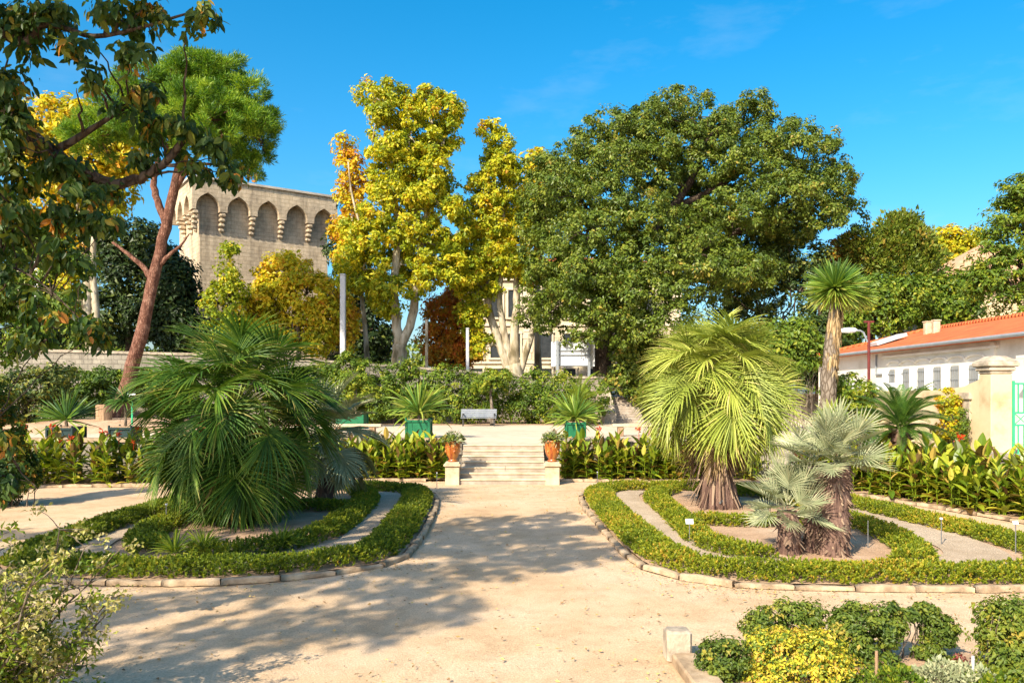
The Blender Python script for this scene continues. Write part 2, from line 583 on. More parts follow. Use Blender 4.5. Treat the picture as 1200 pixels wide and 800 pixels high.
M['pinebark'] = barkmat("pine_bark", [(.3, (.10, .045, .03)), (.5, (.19, .09, .06)), (.7, (.30, .17, .12))], (.62, .56, .54), scale=11, stretch=(1, 1, .45))
M['planebark'] = barkmat("plane_bark", [(.36, (.15, .12, .07)), (.46, (.34, .28, .19)), (.56, (.48, .42, .32)), (.66, (.24, .21, .13))], (.85, .85, .8), scale=3, bump=.2)
M['darkbark'] = barkmat("dark_bark", [(.3, (.05, .035, .025)), (.7, (.12, .09, .065))], (.5, .45, .4), scale=9)
M['greybark'] = barkmat("grey_bark", [(.3, (.14, .11, .08)), (.7, (.27, .22, .17))], (.5, .45, .4), scale=8)
M['palmbark'] = mottled("palm_trunk_fibre", [(.3, (.08, .045, .035)), (.5, (.17, .10, .075)), (.7, (.30, .19, .14))], scale=5, stretch=(3, 3, .5), bump=.9, bscale=14, bdist=.05)
M['stubs'] = leafmat("old_leaf_stubs", [(0, (.08, .045, .035)), (.5, (.20, .13, .09)), (1, (.42, .31, .21))], trans=.05, rough=.9, spec=.1)
M['drythatch'] = leafmat("dry_thatch", [(0, (.18, .11, .05)), (.5, (.36, .25, .125)), (1, (.54, .41, .23))], trans=.15, rough=.8, spec=.1)
# foliage
M['plane'] = leafmat("plane_leaves", [(0, (.17, .24, .012)), (.3, (.36, .40, .014)), (.55, (.60, .54, .02)), (.8, (.68, .49, .025)), (1, (.58, .27, .03))], trans=.4, tcol=(1.2, 1.1, .4))
M['planegold'] = leafmat("golden_leaves", [(0, (.30, .33, .012)), (.3, (.56, .50, .015)), (.7, (.68, .45, .02)), (1, (.58, .24, .03))], trans=.4, tcol=(1.2, 1.1, .4))
M['orange'] = leafmat("orange_leaves", [(0, (.22, .16, .012)), (.35, (.52, .26, .015)), (.7, (.66, .25, .02)), (1, (.56, .13, .02))], trans=.35)
M['oak'] = leafmat("hackberry_leaves", [(0, (.040, .078, .010)), (.4, (.098, .150, .015)), (.75, (.172, .218, .022)), (.93, (.25, .26, .03)), (1, (.32, .24, .04))], trans=.28, rough=.45)
M['dark'] = leafmat("dark_leaves", [(0, (.012, .030, .006)), (.5, (.038, .070, .012)), (.85, (.10, .135, .02)), (1, (.22, .22, .03))], trans=.2)
M['mid'] = leafmat("green_leaves", [(0, (.045, .09, .010)), (.5, (.11, .185, .014)), (.85, (.22, .28, .02)), (1, (.34, .34, .03))], trans=.35)
M['bright'] = leafmat("bright_leaves", [(0, (.07, .13, .012)), (.5, (.17, .25, .02)), (1, (.36, .36, .03))], trans=.4)
M['yellowbush'] = leafmat("yellow_variegated_leaves", [(0, (.10, .17, .02)), (.28, (.34, .36, .025)), (.55, (.56, .48, .035)), (.85, (.64, .48, .05)), (1, (.62, .36, .08))], trans=.3)
M['box'] = leafmat("box_leaves", [(0, (.035, .07, .012)), (.5, (.11, .165, .02)), (.85, (.23, .26, .03)), (1, (.40, .31, .05))], trans=.35)
M['hedge'] = leafmat("low_hedge_leaves", [(0, (.07, .115, .010)), (.45, (.19, .245, .015)), (.8, (.36, .37, .022)), (1, (.56, .37, .05))], trans=.38)
M['pine'] = leafmat("pine_needles", [(0, (.03, .09, .008)), (.45, (.12, .25, .012)), (1, (.34, .44, .03))], trans=.4)
M['near'] = leafmat("overhanging_leaves", [(0, (.022, .055, .008)), (.5, (.06, .115, .012)), (.8, (.19, .21, .02)), (.92, (.42, .28, .03)), (1, (.46, .19, .03))], trans=.42)
M['palm'] = leafmat("palm_fronds", [(0, (.018, .06, .010)), (.45, (.07, .155, .018)), (.8, (.19, .27, .03)), (1, (.38, .30, .09))], trans=.25, rough=.5, spec=.3)
M['palmy'] = leafmat("pale_palm_fronds", [(0, (.12, .16, .025)), (.45, (.30, .36, .055)), (.8, (.48, .50, .10)), (1, (.62, .52, .19))], trans=.25, rough=.5, spec=.3)
M['silver'] = leafmat("silver_palm_fronds", [(0, (.16, .19, .09)), (.5, (.28, .31, .17)), (1, (.50, .48, .28))], trans=.15, rough=.5)
M['yucca'] = leafmat("yucca_leaves", [(0, (.02, .07, .03)), (.35, (.09, .19, .03)), (.7, (.22, .32, .035)), (1, (.45, .42, .10))], trans=.25, rough=.4)
M['cycad'] = leafmat("cycad_fronds", [(0, (.02, .06, .012)), (.5, (.06, .14, .018)), (1, (.16, .24, .03))], trans=.2, rough=.35)
M['canna'] = leafmat("canna_leaves", [(0, (.11, .045, .025)), (.10, (.14, .10, .02)), (.25, (.07, .14, .012)), (.6, (.22, .29, .016)), (.88, (.44, .44, .04)), (1, (.52, .36, .08))], trans=.35, rough=.35)
M['redflower'] = leafmat("red_petals", [(0, (.50, .03, .01)), (1, (.75, .12, .02))], trans=.3)
M['palegrey'] = leafmat("pale_dry_clusters", [(0, (.16, .20, .03)), (.4, (.34, .34, .07)), (.75, (.50, .44, .15)), (1, (.60, .52, .28))], trans=.3)
M['redleaf'] = leafmat("purple_leaves", [(0, (.10, .02, .02)), (1, (.30, .07, .05))], trans=.3)
M['litter'] = leafmat("dry_fallen_leaves", [(0, (.20, .11, .05)), (.6, (.42, .27, .10)), (1, (.55, .42, .14))], trans=.1, rough=.8)
M['fruit'] = leafmat("fruit_clusters", [(0, (.20, .09, .02)), (1, (.45, .24, .06))], trans=.05)


# ------------------------------------------------------------------ leaves, strips, crowns
def leafquads(Pp, D, Nn, L, W, bend=.12):
    D = nrm(D)
    S = nrm(np.cross(D, Nn))
    Nn = np.cross(S, D)
    L = np.asarray(L)[:, None]
    W = np.asarray(W)[:, None]
    return np.stack([Pp, Pp + D * L * .45 + S * W / 2 + Nn * L * bend, Pp + D * L - Nn * L * bend * .6, Pp + D * L * .45 - S * W / 2 + Nn * L * bend], 1)


def strips(mb, Pp, D, Nn, L, W, ns=4, grav=0.0, prof=None, fold=.25, tint=None, tipt=None):
    """many tapering V-folded blades at once"""
    prof = prof or (lambda t: (0.35 + 2.2 * t) * (1 - t) ** .8 if t < 1 else 0.0)
    n = len(Pp)
    pos = np.array(Pp, float)
    d = nrm(D)
    L = np.broadcast_to(np.asarray(L, float), (n,))[:, None]
    W = np.broadcast_to(np.asarray(W, float), (n,))[:, None]
    gv = np.broadcast_to(np.asarray(grav, float), (n,))[:, None]
    rows = []
    for i in range(ns + 1):
        t = i / ns
        S = nrm(np.cross(d, Nn))
        N2 = np.cross(S, d)
        wd = W * max(prof(t), .02)
        rows.append(np.stack([pos - S * wd / 2 + N2 * fold * wd, pos, pos + S * wd / 2 + N2 * fold * wd], 1))
        pos = pos + d * L / ns
        d = nrm(d + np.array([0, 0, -1.]) * gv * (.4 + t) / ns)
    V = np.stack(rows, 1).reshape(n, -1, 3)
    k = (ns + 1) * 3
    f = []
    for i in range(ns):
        a = i * 3
        f += [(a, a + 1, a + 4, a + 3), (a + 1, a + 2, a + 5, a + 4)]
    f = np.array(f)
    FF = (np.arange(n)[:, None, None] * k + f[None]).reshape(-1, 4)
    if tint is None:
        tint = rng.uniform(.2, .8, n)
    TT = np.repeat(np.asarray(tint, float), k)
    if tipt:
        TT = np.clip(TT + np.tile(np.repeat((np.arange(ns + 1) / ns) ** 4 * tipt, 3), n) * np.repeat(rng.random(n), k) * 1.6, 0, 1)
    mb.add(V.reshape(-1, 3), FF, TT)
    return mb


def crown(lobes, ncl, rcl, nlf, L, W=None, flat=.75, up=.45, droop=.25, mode='leaf', tclump=.18, tleaf=.2, tmid=.5, inner=.12, g=None, raw=False):
    """leaf-sized faces in clumps over a union of lobes (cx,cy,cz,rx,ry,rz)"""
    g = g or rng
    lb = np.asarray(lobes, float)
    wts = (lb[:, 3] * lb[:, 4] + lb[:, 4] * lb[:, 5] + lb[:, 3] * lb[:, 5])
    k = g.choice(len(lb), size=int(ncl * 1.7), p=wts / wts.sum())
    u = runit(len(k), g)
    rad = np.where(g.random(len(k)) < inner, g.uniform(.2, .7, len(k)), g.uniform(.74, 1.0, len(k)))
    c = lb[k, :3] + u * lb[k, 3:] * rad[:, None]
    q = np.linalg.norm((c[:, None] - lb[None, :, :3]) / lb[None, :, 3:], axis=2)
    q[np.arange(len(k)), k] = 9
    keep = (q.min(1) > .66) | (g.random(len(k)) < .12)
    c, u = c[keep][:ncl], u[keep][:ncl]
    m = len(c)
    rc = rcl * g.uniform(.55, 1.35, m)
    ct = np.clip(tmid + tclump * g.normal(size=m), 0, 1)
    v = runit(m * nlf, g)
    rr = g.random(m * nlf) ** .45
    ci = np.repeat(np.arange(m), nlf)
    pos = c[ci] + v * (rr * rc[ci])[:, None] * np.array([1, 1, flat])
    out = nrm(v * .75 + u[ci] * .55)
    rnd = runit(len(pos), g)
    if mode == 'leaf':
        Nn = nrm(out * 1.15 + np.array([0, 0, up]) + rnd * .5)
        D = nrm(np.cross(Nn, runit(len(pos), g)) + np.array([0, 0, -droop]) + out * .2)
    else:
        D = nrm(out * .8 + np.array([0, 0, up]) + rnd * .6)
        Nn = runit(len(pos), g)
    ln = L * np.clip(np.exp(g.normal(size=len(pos)) * .33), .45, 1.8)
    wd = ln * ((W / L) if W else .6)
    tt = np.clip(ct[ci] + tleaf * g.normal(size=len(pos)), 0, 1)
    if raw:
        return (pos, D, Nn, ln, wd), tt, c, rc
    return leafquads(pos, D, Nn, ln, wd), tt, c, rc


def boughs(lobes, n, r, flat=.7, depth=(.72, 1.0), g=None):
    """break big lobes up into smaller rounded boughs sitting on their surface"""
    g = g or rng
    lb = np.asarray(lobes, float)
    wts = (lb[:, 3] * lb[:, 4] + lb[:, 4] * lb[:, 5] + lb[:, 3] * lb[:, 5])
    out = []
    tries = 0
    while len(out) < n and tries < n * 30:
        tries += 1
        k = g.choice(len(lb), p=wts / wts.sum())
        u = nrm(g.normal(size=3))
        c = lb[k, :3] + u * lb[k, 3:] * g.uniform(*depth)
        q = np.linalg.norm((c - lb[:, :3]) / lb[:, 3:], axis=1)
        q[k] = 9
        if q.min() < .6:
            continue
        rr = r * g.uniform(.6, 1.3)
        if out and min(np.linalg.norm(np.array(o[:3]) - c) / (o[3] + rr) for o in out) < .42:
            continue
        out.append((*c, rr, rr, rr * flat))
    return out


def pxlobes(lst, D):
    """lobes given by their outline seen from the viewpoint at distance D, (px,py,rx,ry[,dD[,depth]])"""
    out = []
    for q in lst:
        px, py, rx, ry = q[:4]
        d = D + (q[4] if len(q) > 4 else 0)
        c = P3(px, py, d)
        s = d / F
        dep = q[5] if len(q) > 5 else (rx + ry) / 2 * s
        out.append((*c, rx * s, dep, ry * s))
    return out


def bend_path(a, b, n=6, wob=.08, sag=0.0, g=None):
    g = g or rng
    a, b = np.asarray(a, float), np.asarray(b, float)
    t = np.linspace(0, 1, n)[:, None]
    p = a + (b - a) * t
    ln = np.linalg.norm(b - a)
    wv = g.normal(size=(n, 3)) * wob * ln
    wv[0] = 0
    wv[-1] = 0
    p = p + wv * np.sin(np.pi * t) + np.array([0, 0, 1.]) * sag * ln * np.sin(np.pi * t)
    return p


def limbs(mb, fork, targets, r0, r1=.03, sides=6, wob=.06, sag=.08, n=6):
    for tg in targets:
        p = bend_path(fork, tg, n, wob, sag)
        mb.tube(p, np.linspace(r0, r1, n) ** 1.0, sides, tint=.5)


def tree(name, label, cat, D, stems, lobes, leaf, bark, ncl, rcl, nlf, L, W=None, group=None, twigs=60, zb=None, world=False, limb_r=None, bgh=None, blades=False, rough=.05, twig_r=.05, **kw):
    """stems: list of (points seen from the viewpoint, r0, r1); the first starts at the ground"""
    cand, tubes = [], []
    for pts, r0, r1 in stems:
        if world:
            p = np.array(pts, float)
        else:
            p = np.array([P3(q[0], q[1], D + (q[2] if len(q) > 2 else 0)) for q in pts])
        if not tubes and zb is not None:
            p[0][2] = zb
        n = 4 * (len(p) - 1) + 1
        tt = np.linspace(0, len(p) - 1, n)
        sp = np.stack([np.interp(tt, np.arange(len(p)), p[:, j]) for j in range(3)], 1)
        for _ in range(2):
            sp[1:-1] = (sp[:-2] + 2 * sp[1:-1] + sp[2:]) / 4
        sp[1:-1] += rng.normal(size=(n - 2, 3)) * r0 * .07
        rr = np.linspace(r0, r1, n)
        if not tubes:
            rr = rr * np.interp(np.linspace(0, 1, n), [0, .1, 1], [1.35, 1, 1])
            base = sp[0].copy()
            sp[0][2] -= .15
        tubes.append((sp, rr))
        lo = int(n * .35) if len(tubes) == 1 else 1
        for q in range(lo, n):
            cand.append((*sp[q], rr[q]))
    cand = np.array(cand)
    t = thing(name, label, cat, base, group=group)
    tb = MB()
    for sp, rr in tubes:
        tb.tube(sp, rr, 12, rough=rough)
    lb = lobes if world else pxlobes(lobes, D)
    leafy = boughs(lb, *bgh) if bgh else lb
    V, T, c, rc = crown(leafy, ncl, rcl, nlf, L, W, raw=blades, **kw)
    ends = np.array([q[:3] for q in lb])
    for e in ends:
        dd = np.linalg.norm(cand[:, :3] - e, axis=1) + 3.0 * np.maximum(0, cand[:, 2] - e[2] + .3)
        q = cand[int(np.argmin(dd))]
        limbs(tb, q[:3], [e], min(q[3] * .7, limb_r or 9), max(.03, twig_r * .8) if not blades else .004, wob=.02 if blades else .06, n=10 if blades else 6)
    for i in rng.choice(len(c), min(twigs, len(c)), replace=False):
        e = ends[int(np.argmin(np.linalg.norm(ends - c[i], axis=1)))]
        tb.tube(bend_path(e, c[i], 4, .08, .03), np.linspace(twig_r, .012, 4), 4)
    tb.build("trunk", bark, t, smooth=True)
    cb = MB()
    if blades:
        strips(cb, V[0], V[1], V[2], V[3], V[4], 3, .5, prof=lambda z: math.sin(math.pi * min(1, .06 + .94 * z) ** .85) ** .8 if z < 1 else 0, fold=.15, tint=T)
    else:
        cb.quads(V, T)
    cb.build("crown", leaf, t)
    return t


def bush(name, label, cat, lobes, leaf, ncl, rcl, nlf, L, W=None, group=None, base=None, stems=True, bark=None, **kw):
    lb = np.asarray(lobes, float)
    if base is None:
        base = (lb[:, 0].mean(), lb[:, 1].mean(), (lb[:, 2] - lb[:, 5]).min())
    t = thing(name, label, cat, base, group=group)
    V, T, c, rc = crown(lobes, ncl, rcl, nlf, L, W, **kw)
    MB().quads(V, T).build("foliage", leaf, t)
    if stems:
        sb = MB()
        for i in range(min(28, len(c))):
            e = lb[rng.integers(len(lb)), :3] + rng.normal(size=3) * lb[0, 3:] * .15
            st = np.array([base[0] + rng.normal() * .25 * lb[0, 3], base[1] + rng.normal() * .2 * lb[0, 4], base[2] - .02])
            if len(lb) > 3:
                st[0] = e[0] + rng.normal() * .08
                st[1] = e[1] + rng.normal() * .08
            sb.tube(bend_path(st, e, 5, .06, 0), np.linspace(.008, .003, 5) * (1 + L * 8), 5)
        sb.build("stem", bark or M['greybark'], t)
    return t

# ================================================================== THE SETTING
gm = MB()
gx = np.concatenate([[-900, -300, -100], np.linspace(-40, 40, 41), [100, 300, 900]])
gy = np.concatenate([[-300, -60], np.linspace(-10, 30, 31), [60, 200, 900]])
X, Y = np.meshgrid(gx, gy)
Z = .018 * np.sin(X * .9 + 1.3 * np.sin(Y * .5)) * np.cos(Y * .7) * (np.abs(X) < 41) - .018
ny, nx = X.shape
i = (np.arange(ny - 1)[:, None] * nx + np.arange(nx - 1)[None]).ravel()
gm.add(np.stack([X.ravel(), Y.ravel(), Z.ravel()], 1), np.stack([i, i + 1, i + nx + 1, i + nx], 1))
struct("ground", gm, M['sand'])

TZ = 1.1
terr = [(-60, 27.4), (8.4, 27.4), (10.9, 24.5), (12.5, 21.2), (13.1, 18.2), (14.7, 12), (16, 4), (70, 4), (70, 56), (-60, 56)]
struct("terrace", MB().prism(terr, 'z', -.1, TZ), M['terrace'])

# upper street level, following the sloping top of the far retaining wall
UP = [(-90, 40, 5.0), (-26, 42, 4.9), (-17.4, 44, 4.75), (-9.9, 46, 4.4), (1.1, 50, 3.65), (5.9, 50.6, 3.6), (6.0, 51.2, 2.6), (13.5, 51.2, 2.6), (60, 52, 2.6), (120, 60, 2.6)]
um = MB()
V, f = [], []
for x, y, z in UP:
    V += [(x, y + .2, z), (x, 400, z)]
for q in range(len(UP) - 1):
    f.append((q * 2, q * 2 + 2, q * 2 + 3, q * 2 + 1))
um.add(V, f)
struct("street", um, M['asphalt'])


def upz(x):
    return float(np.interp(x, [p[0] for p in UP], [p[2] for p in UP]))


def wallrun(name, label, pts, thick, mat, capmat, caph=.14, over=.06, zb=0.0):
    """wall along pts (x,y,ztop) with a coping of its own"""
    t = thing(name, label, "wall", (pts[0][0], pts[0][1], zb))
    wm, cm = MB(), MB()
    for a, b in zip(pts[:-1], pts[1:]):
        a, b = np.array(a, float), np.array(b, float)
        d = nrm((b - a)[:2])
        n = np.array([-d[1], d[0]])
        def ring(o0, o1, z0a, z0b, z1a, z1b):
            V = []
            for p, z0, z1 in ((a, z0a, z1a), (b, z0b, z1b)):
                for o, z in ((o0, z0), (o1, z0), (o1, z1), (o0, z1)):
                    V.append((p[0] + n[0] * o, p[1] + n[1] * o, z))
            return V
        fs = [(3, 2, 1, 0), (4, 5, 6, 7), (0, 1, 5, 4), (1, 2, 6, 5), (2, 3, 7, 6), (3, 0, 4, 7)]
        wm.add(ring(0, thick, zb, zb, a[2] - caph, b[2] - caph), fs)
        cm.add(ring(-over, thick + over, a[2] - caph + .002, b[2] - caph + .002, a[2], b[2]), fs)
    wm.build("wall", mat, t)
    cm.build("coping", capmat, t)
    return t


wallrun("garden_wall", "low stone wall with pale coping behind the cannas left of the steps", [(-60, 27.2, 1.32), (-1.72, 27.2, 1.32)], .4, M['retaining'], M['kerb'])
wallrun("garden_wall", "low stone wall with pale coping behind the cannas right of the steps, bending along the side path",
        [(1.12, 27.2, 1.32), (8.3, 27.2, 1.32), (10.75, 24.4, 1.32), (12.35, 21.15, 1.30), (12.95, 18.2, 1.3), (14.55, 12, 1.3)], .4, M['retaining'], M['step'])
wallrun("retaining_wall", "long grey stone retaining wall under the street, its top sloping down behind the tall hedge",
        [(p[0], p[1], p[2] + .3) for p in UP[:6]], .45, M['retaining'], M['capstone'], zb=.9)
wallrun("retaining_wall", "shaded stone retaining wall beyond the far steps under the big tree", [(8.0, 51, 2.8), (60, 51.8, 2.8)], .4, M['retaining'], M['capstone'], zb=.9)

# ---- central steps
t = thing("stone_steps", "flight of seven worn stone steps up to the terrace between two glazed urns", "steps", (-.3, 25, 0))
XL, XR = -1.66, 1.07
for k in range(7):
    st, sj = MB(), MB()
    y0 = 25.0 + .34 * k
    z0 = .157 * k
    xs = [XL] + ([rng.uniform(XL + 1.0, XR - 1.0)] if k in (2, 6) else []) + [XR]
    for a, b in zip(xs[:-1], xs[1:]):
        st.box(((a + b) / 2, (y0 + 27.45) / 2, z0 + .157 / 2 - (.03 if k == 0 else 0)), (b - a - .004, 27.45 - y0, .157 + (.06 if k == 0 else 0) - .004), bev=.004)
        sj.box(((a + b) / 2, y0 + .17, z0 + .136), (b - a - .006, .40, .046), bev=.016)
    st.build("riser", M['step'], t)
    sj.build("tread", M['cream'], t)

# ---- far steps beneath the big tree, with side wall
t = thing("stone_steps", "shaded flight of steps under the big dark tree with a side wall on its left", "steps", (6.9, 47, TZ))
fm = MB()
for k in range(10):
    fm.box((6.95, (47 + .4 * k + 51.3) / 2, TZ + .15 * k + .075), (1.75, 51.3 - 47 - .4 * k, .148), bev=.012)
fm.build("flight", M['step'], t)
MB().prism([(46.2, TZ), (51.3, TZ), (51.3, 3.35), (50.2, 3.35), (46.2, 1.75)], 'x', 5.35, 6.05).build("side_wall", M['capstone'], t)
# iron fence at the top of the far steps
t = thing("iron_fence", "dark iron fence across the top of the shaded far steps", "fence", (8, 51.6, 2.6))
fb, fr = MB(), MB()
for k in range(34):
    fb.box((5.7 + .15 * k, 51.7, 3.15), (.025, .025, 1.1))
fb.build("bars", M['darkmetal'], t)
for z in (2.75, 3.62):
    MB().box((8.2, 51.7, z), (5.2, .05, .05)).build("rail", M['darkmetal'], t)

# ---- kerbs of the two beds, ground covers inside them
LB = [(-1.72, 13.7), (-1.93, 21.4), (-2.4, 23.0), (-4.3, 23.9), (-7.6, 23.6), (-8.9, 21.4), (-9.0, 15.5), (-8.6, 12.6), (-6.0, 11.85), (-3.86, 12.0), (-2.34, 12.87)]
RB = [(1.72, 22.0), (2.0, 13.1), (2.63, 12.25), (3.27, 11.75), (5.0, 11.6), (7.4, 11.5), (9.5, 11.9), (9.85, 14.5), (9.4, 17.6), (8.85, 20.8), (7.2, 23.2), (4.6, 23.9), (2.6, 23.6)]


def smooth(pts, it=2, closed=True):
    p = np.asarray(pts, float)
    for _ in range(it):
        q = np.roll(p, -1, 0) if closed else p[1:]
        a = p if closed else p[:-1]
        n = np.empty((2 * len(a), p.shape[1]))
        n[0::2] = a * .78 + q * .22
        n[1::2] = a * .22 + q * .78
        p = n if closed else np.concatenate([p[:1], n, p[-1:]])
    return p


def resample(p, step, closed=True):
    p = np.asarray(p, float)
    if closed:
        p = np.concatenate([p, p[:1]])
    s = np.concatenate([[0], np.cumsum(np.linalg.norm(np.diff(p, axis=0), axis=1))])
    t = np.arange(0, s[-1], step)
    return np.stack([np.interp(t, s, p[:, j]) for j in range(p.shape[1])], 1)


def inset(p, d):
    """closed polyline moved inwards"""
    p = np.asarray(p, float)
    tn = nrm(np.roll(p, -1, 0) - np.roll(p, 1, 0))
    n = np.stack([-tn[:, 1], tn[:, 0]], 1)
    c = p.mean(0)
    if ((c - p) * n).sum() < 0:
        n = -n
    return p + n * d


def kerbrun(label, pts, wd=.13, hgt=.075, step=.85, closed=True, name="stone_kerb"):
    """row of rough kerb stones with slightly different heights"""
    m = MB()
    p = resample(pts, step, closed)
    if closed:
        p = np.concatenate([p, p[:1]])
    for a, b in zip(p[:-1], p[1:]):
        d = b - a
        L = np.linalg.norm(d)
        # each stone is a rough loaf: a ring of worn, uneven profiles
        k = 7
        n_ = np.array([-d[1], d[0]]) / L
        hs_ = hgt + rng.normal() * .012 + rng.normal(size=k) * .007
        of = rng.normal() * .010 + rng.normal(size=k) * .006
        V = []
        for j in range(k):
            u = (j + .02) / (k - 1 + .04)
            e = .93 if j in (0, k - 1) else 1.0
            for o_, z_ in ((-.5, -.06), (-.5, .72 * e), (-.40, .95 * e), (0, 1.0 * e), (.40, .95 * e), (.5, .72 * e), (.5, -.06)):
                q = a + d * u + n_ * (o_ * wd * e + of[j])
                V.append((q[0] + rng.normal() * .003, q[1] + rng.normal() * .003, hs_[j] * z_ + rng.normal() * .003))
        fs = [(j * 7 + i, j * 7 + i + 1, j * 7 + 8 + i, j * 7 + 7 + i) for j in range(k - 1) for i in range(6)]
        m.add(V, fs + [tuple(range(7)), tuple(range((k - 1) * 7 + 6, (k - 1) * 7 - 1, -1))])
    o = m.build(name, M['kerb'], loc=(*pts[0][:2], 0), smooth=True)
    tag(o, label, "kerb")
    return o


LBs, RBs = smooth(LB), smooth(RB)
kerbrun("low stone kerb round the left bed under the shaded palm", LBs)
kerbrun("low stone kerb round the right bed with the pale palms", RBs)
for nm, p in (("planting_soil", LBs), ("planting_soil", RBs)):
    q = inset(p, .1)
    struct(nm, MB().add([(x, y, .055) for x, y in q], [tuple(range(len(q)))[::1]]), M['soil'])
# curved gravel walks inside the beds: ribbons on top of the soil
for pl in ([(-3.9, 22.9), (-2.95, 22.0), (-2.85, 18), (-2.75, 14.2), (-3.6, 13.2), (-5.0, 12.9)], [(3.4, 22.9), (2.85, 21.8), (2.86, 18), (2.95, 14.9), (3.6, 13.4), (4.6, 12.75)],
           [(6.0, 12.8), (7.8, 13.2), (8.35, 14.5), (8.3, 18), (7.9, 20.8)], [(-8.2, 20.6), (-8.1, 17), (-8.0, 14.4), (-7.0, 13.3)]):
    p = resample(smooth(pl, 2, False), .25, False)
    tn = nrm(np.gradient(p, axis=0))
    n = np.stack([-tn[:, 1], tn[:, 0]], 1) * .52
    V = [(x, y, .075) for x, y in p + n] + [(x, y, .075) for x, y in p - n]
    k = len(p)
    struct("gravel_path", MB().add(V, [(k + q, k + q + 1, q + 1, q) for q in range(k - 1)]), M['gravel'])

# soil and kerbs of the canna borders
CL = [(-40, 24.0), (-14, 24.2), (-10, 24.6), (-7, 25.6), (-4.5, 25.9), (-2.05, 25.95)]
CR = [(1.45, 25.85), (4, 25.65), (7.2, 25.5), (8.6, 24.3), (9.6, 22.3), (10.6, 19.7), (11.35, 17.6), (12.3, 14.6), (13.4, 11)]
kerbrun("pale kerb stones along the canna border left of the steps", np.array(CL), closed=False)
kerbrun("pale kerb stones along the canna border on the right, curving towards the viewer", smooth(CR, 2, False), closed=False)
struct("planting_soil", MB().add([(x, y + .06, .05) for x, y in CL] + [(-2.05, 27.3, .05), (-40, 27.3, .05)], [tuple(range(len(CL) + 2))]), M['soil'])
crs = smooth(CR, 2, False)
back = [(14.6, 12, .05), (13.05, 18.2, .05), (12.45, 21.15, .05), (10.8, 24.45, .05), (8.35, 27.3, .05), (1.45, 27.3, .05)]
struct("planting_soil", MB().add([(x + .06, y + .06, .05) for x, y in crs] + back, [tuple(range(len(crs) + len(back)))]), M['soil'])
# strip of earth at the foot of the tall hedge on the terrace
struct("planting_soil", MB().add([(-30, 39, TZ + .004), (-12, 41.5, TZ + .004), (-8, 43.2, TZ + .004), (5.0, 43.6, TZ + .004), (5.2, 50, TZ + .004), (-30, 50, TZ + .004)], [tuple(range(6))]), M['soil'])
# foreground bed at the right with its corner stone and slab edging
struct("planting_soil", MB().add([(2.05, 8.35, .012), (5.5, 8.9, .012), (9, 9.0, .012), (9, 3, .012), (2.0, 3, .012)], [tuple(range(5))]), M['soil'])
t = thing("stone_edging", "square corner stone with a flat worn slab behind the small round bush", "kerb", (1.82, 8.5, 0))
MB().box((1.79, 8.62, .15), (.27, .24, .34), rz=.03, bev=.025).build("corner_stone", M['capstone'], t)
MB().box((1.90, 7.2, .045), (.30, 2.55, .13), rz=.045, bev=.02).build("slab", M['kerb'], t)

# ================================================================== BUILDINGS
# ---- medieval tower (local axes: x along the front, y into the depth)
A = np.array([-24.1, 60.0])
t = thing("stone_tower", "medieval stone tower with a row of pointed machicolation arches, behind yellow trees", "tower", (A[0], A[1], 4.0), rz=R(35))
ZT = 15.1   # local z of the top (19.1 m)
sh = MB()
sh.box((5.85, 4.0, 6.5), (10.3, 6.6, 15.0))
sh.build("wall", M['tower'], t, local=True)


def archplate(mb, width, n, zt, zarch, zspr, pier, axis, a0, a1, off=0.0):
    """overhanging parapet with pointed arches cut into its lower edge, built in upright strips"""
    span = width / n
    prof = [(0.0, zspr)]
    for k in range(n):
        x0, x1 = span * k + pier / 2, span * (k + 1) - pier / 2
        mid, hw, hg = (x0 + x1) / 2, (x1 - x0) / 2, zarch - zspr
        prof.append((x0, zspr))
        up_ = [(hw * (1 - s ** 2.5), hg * s ** .8) for s in np.linspace(.1, 1, 9)]
        prof += [(mid - dx, zspr + dz) for dx, dz in up_] + [(mid + dx, zspr + dz) for dx, dz in up_[-2::-1]]
        prof.append((x1, zspr))
    prof.append((width, zspr))
    p = np.array(prof)
    m = len(p)
    def put(x, z, a):
        return np.stack([x + off, np.full(m, a), z], 1) if axis == 'y' else np.stack([np.full(m, a), x + off, z], 1)
    V = np.concatenate([put(p[:, 0], p[:, 1], a0), put(p[:, 0], np.full(m, zt), a0), put(p[:, 0], p[:, 1], a1), put(p[:, 0], np.full(m, zt), a1)])
    f = []
    for i in range(m - 1):
        f += [(i, i + 1, m + i + 1, m + i), (2 * m + i + 1, 2 * m + i, 3 * m + i, 3 * m + i + 1), (i + 1, i, 2 * m + i, 2 * m + i + 1), (m + i, m + i + 1, 3 * m + i + 1, 3 * m + i)]
    f += [(0, m, 3 * m, 2 * m), (m - 1, 3 * m - 1, 4 * m - 1, 2 * m - 1)]
    mb.add(V, f)


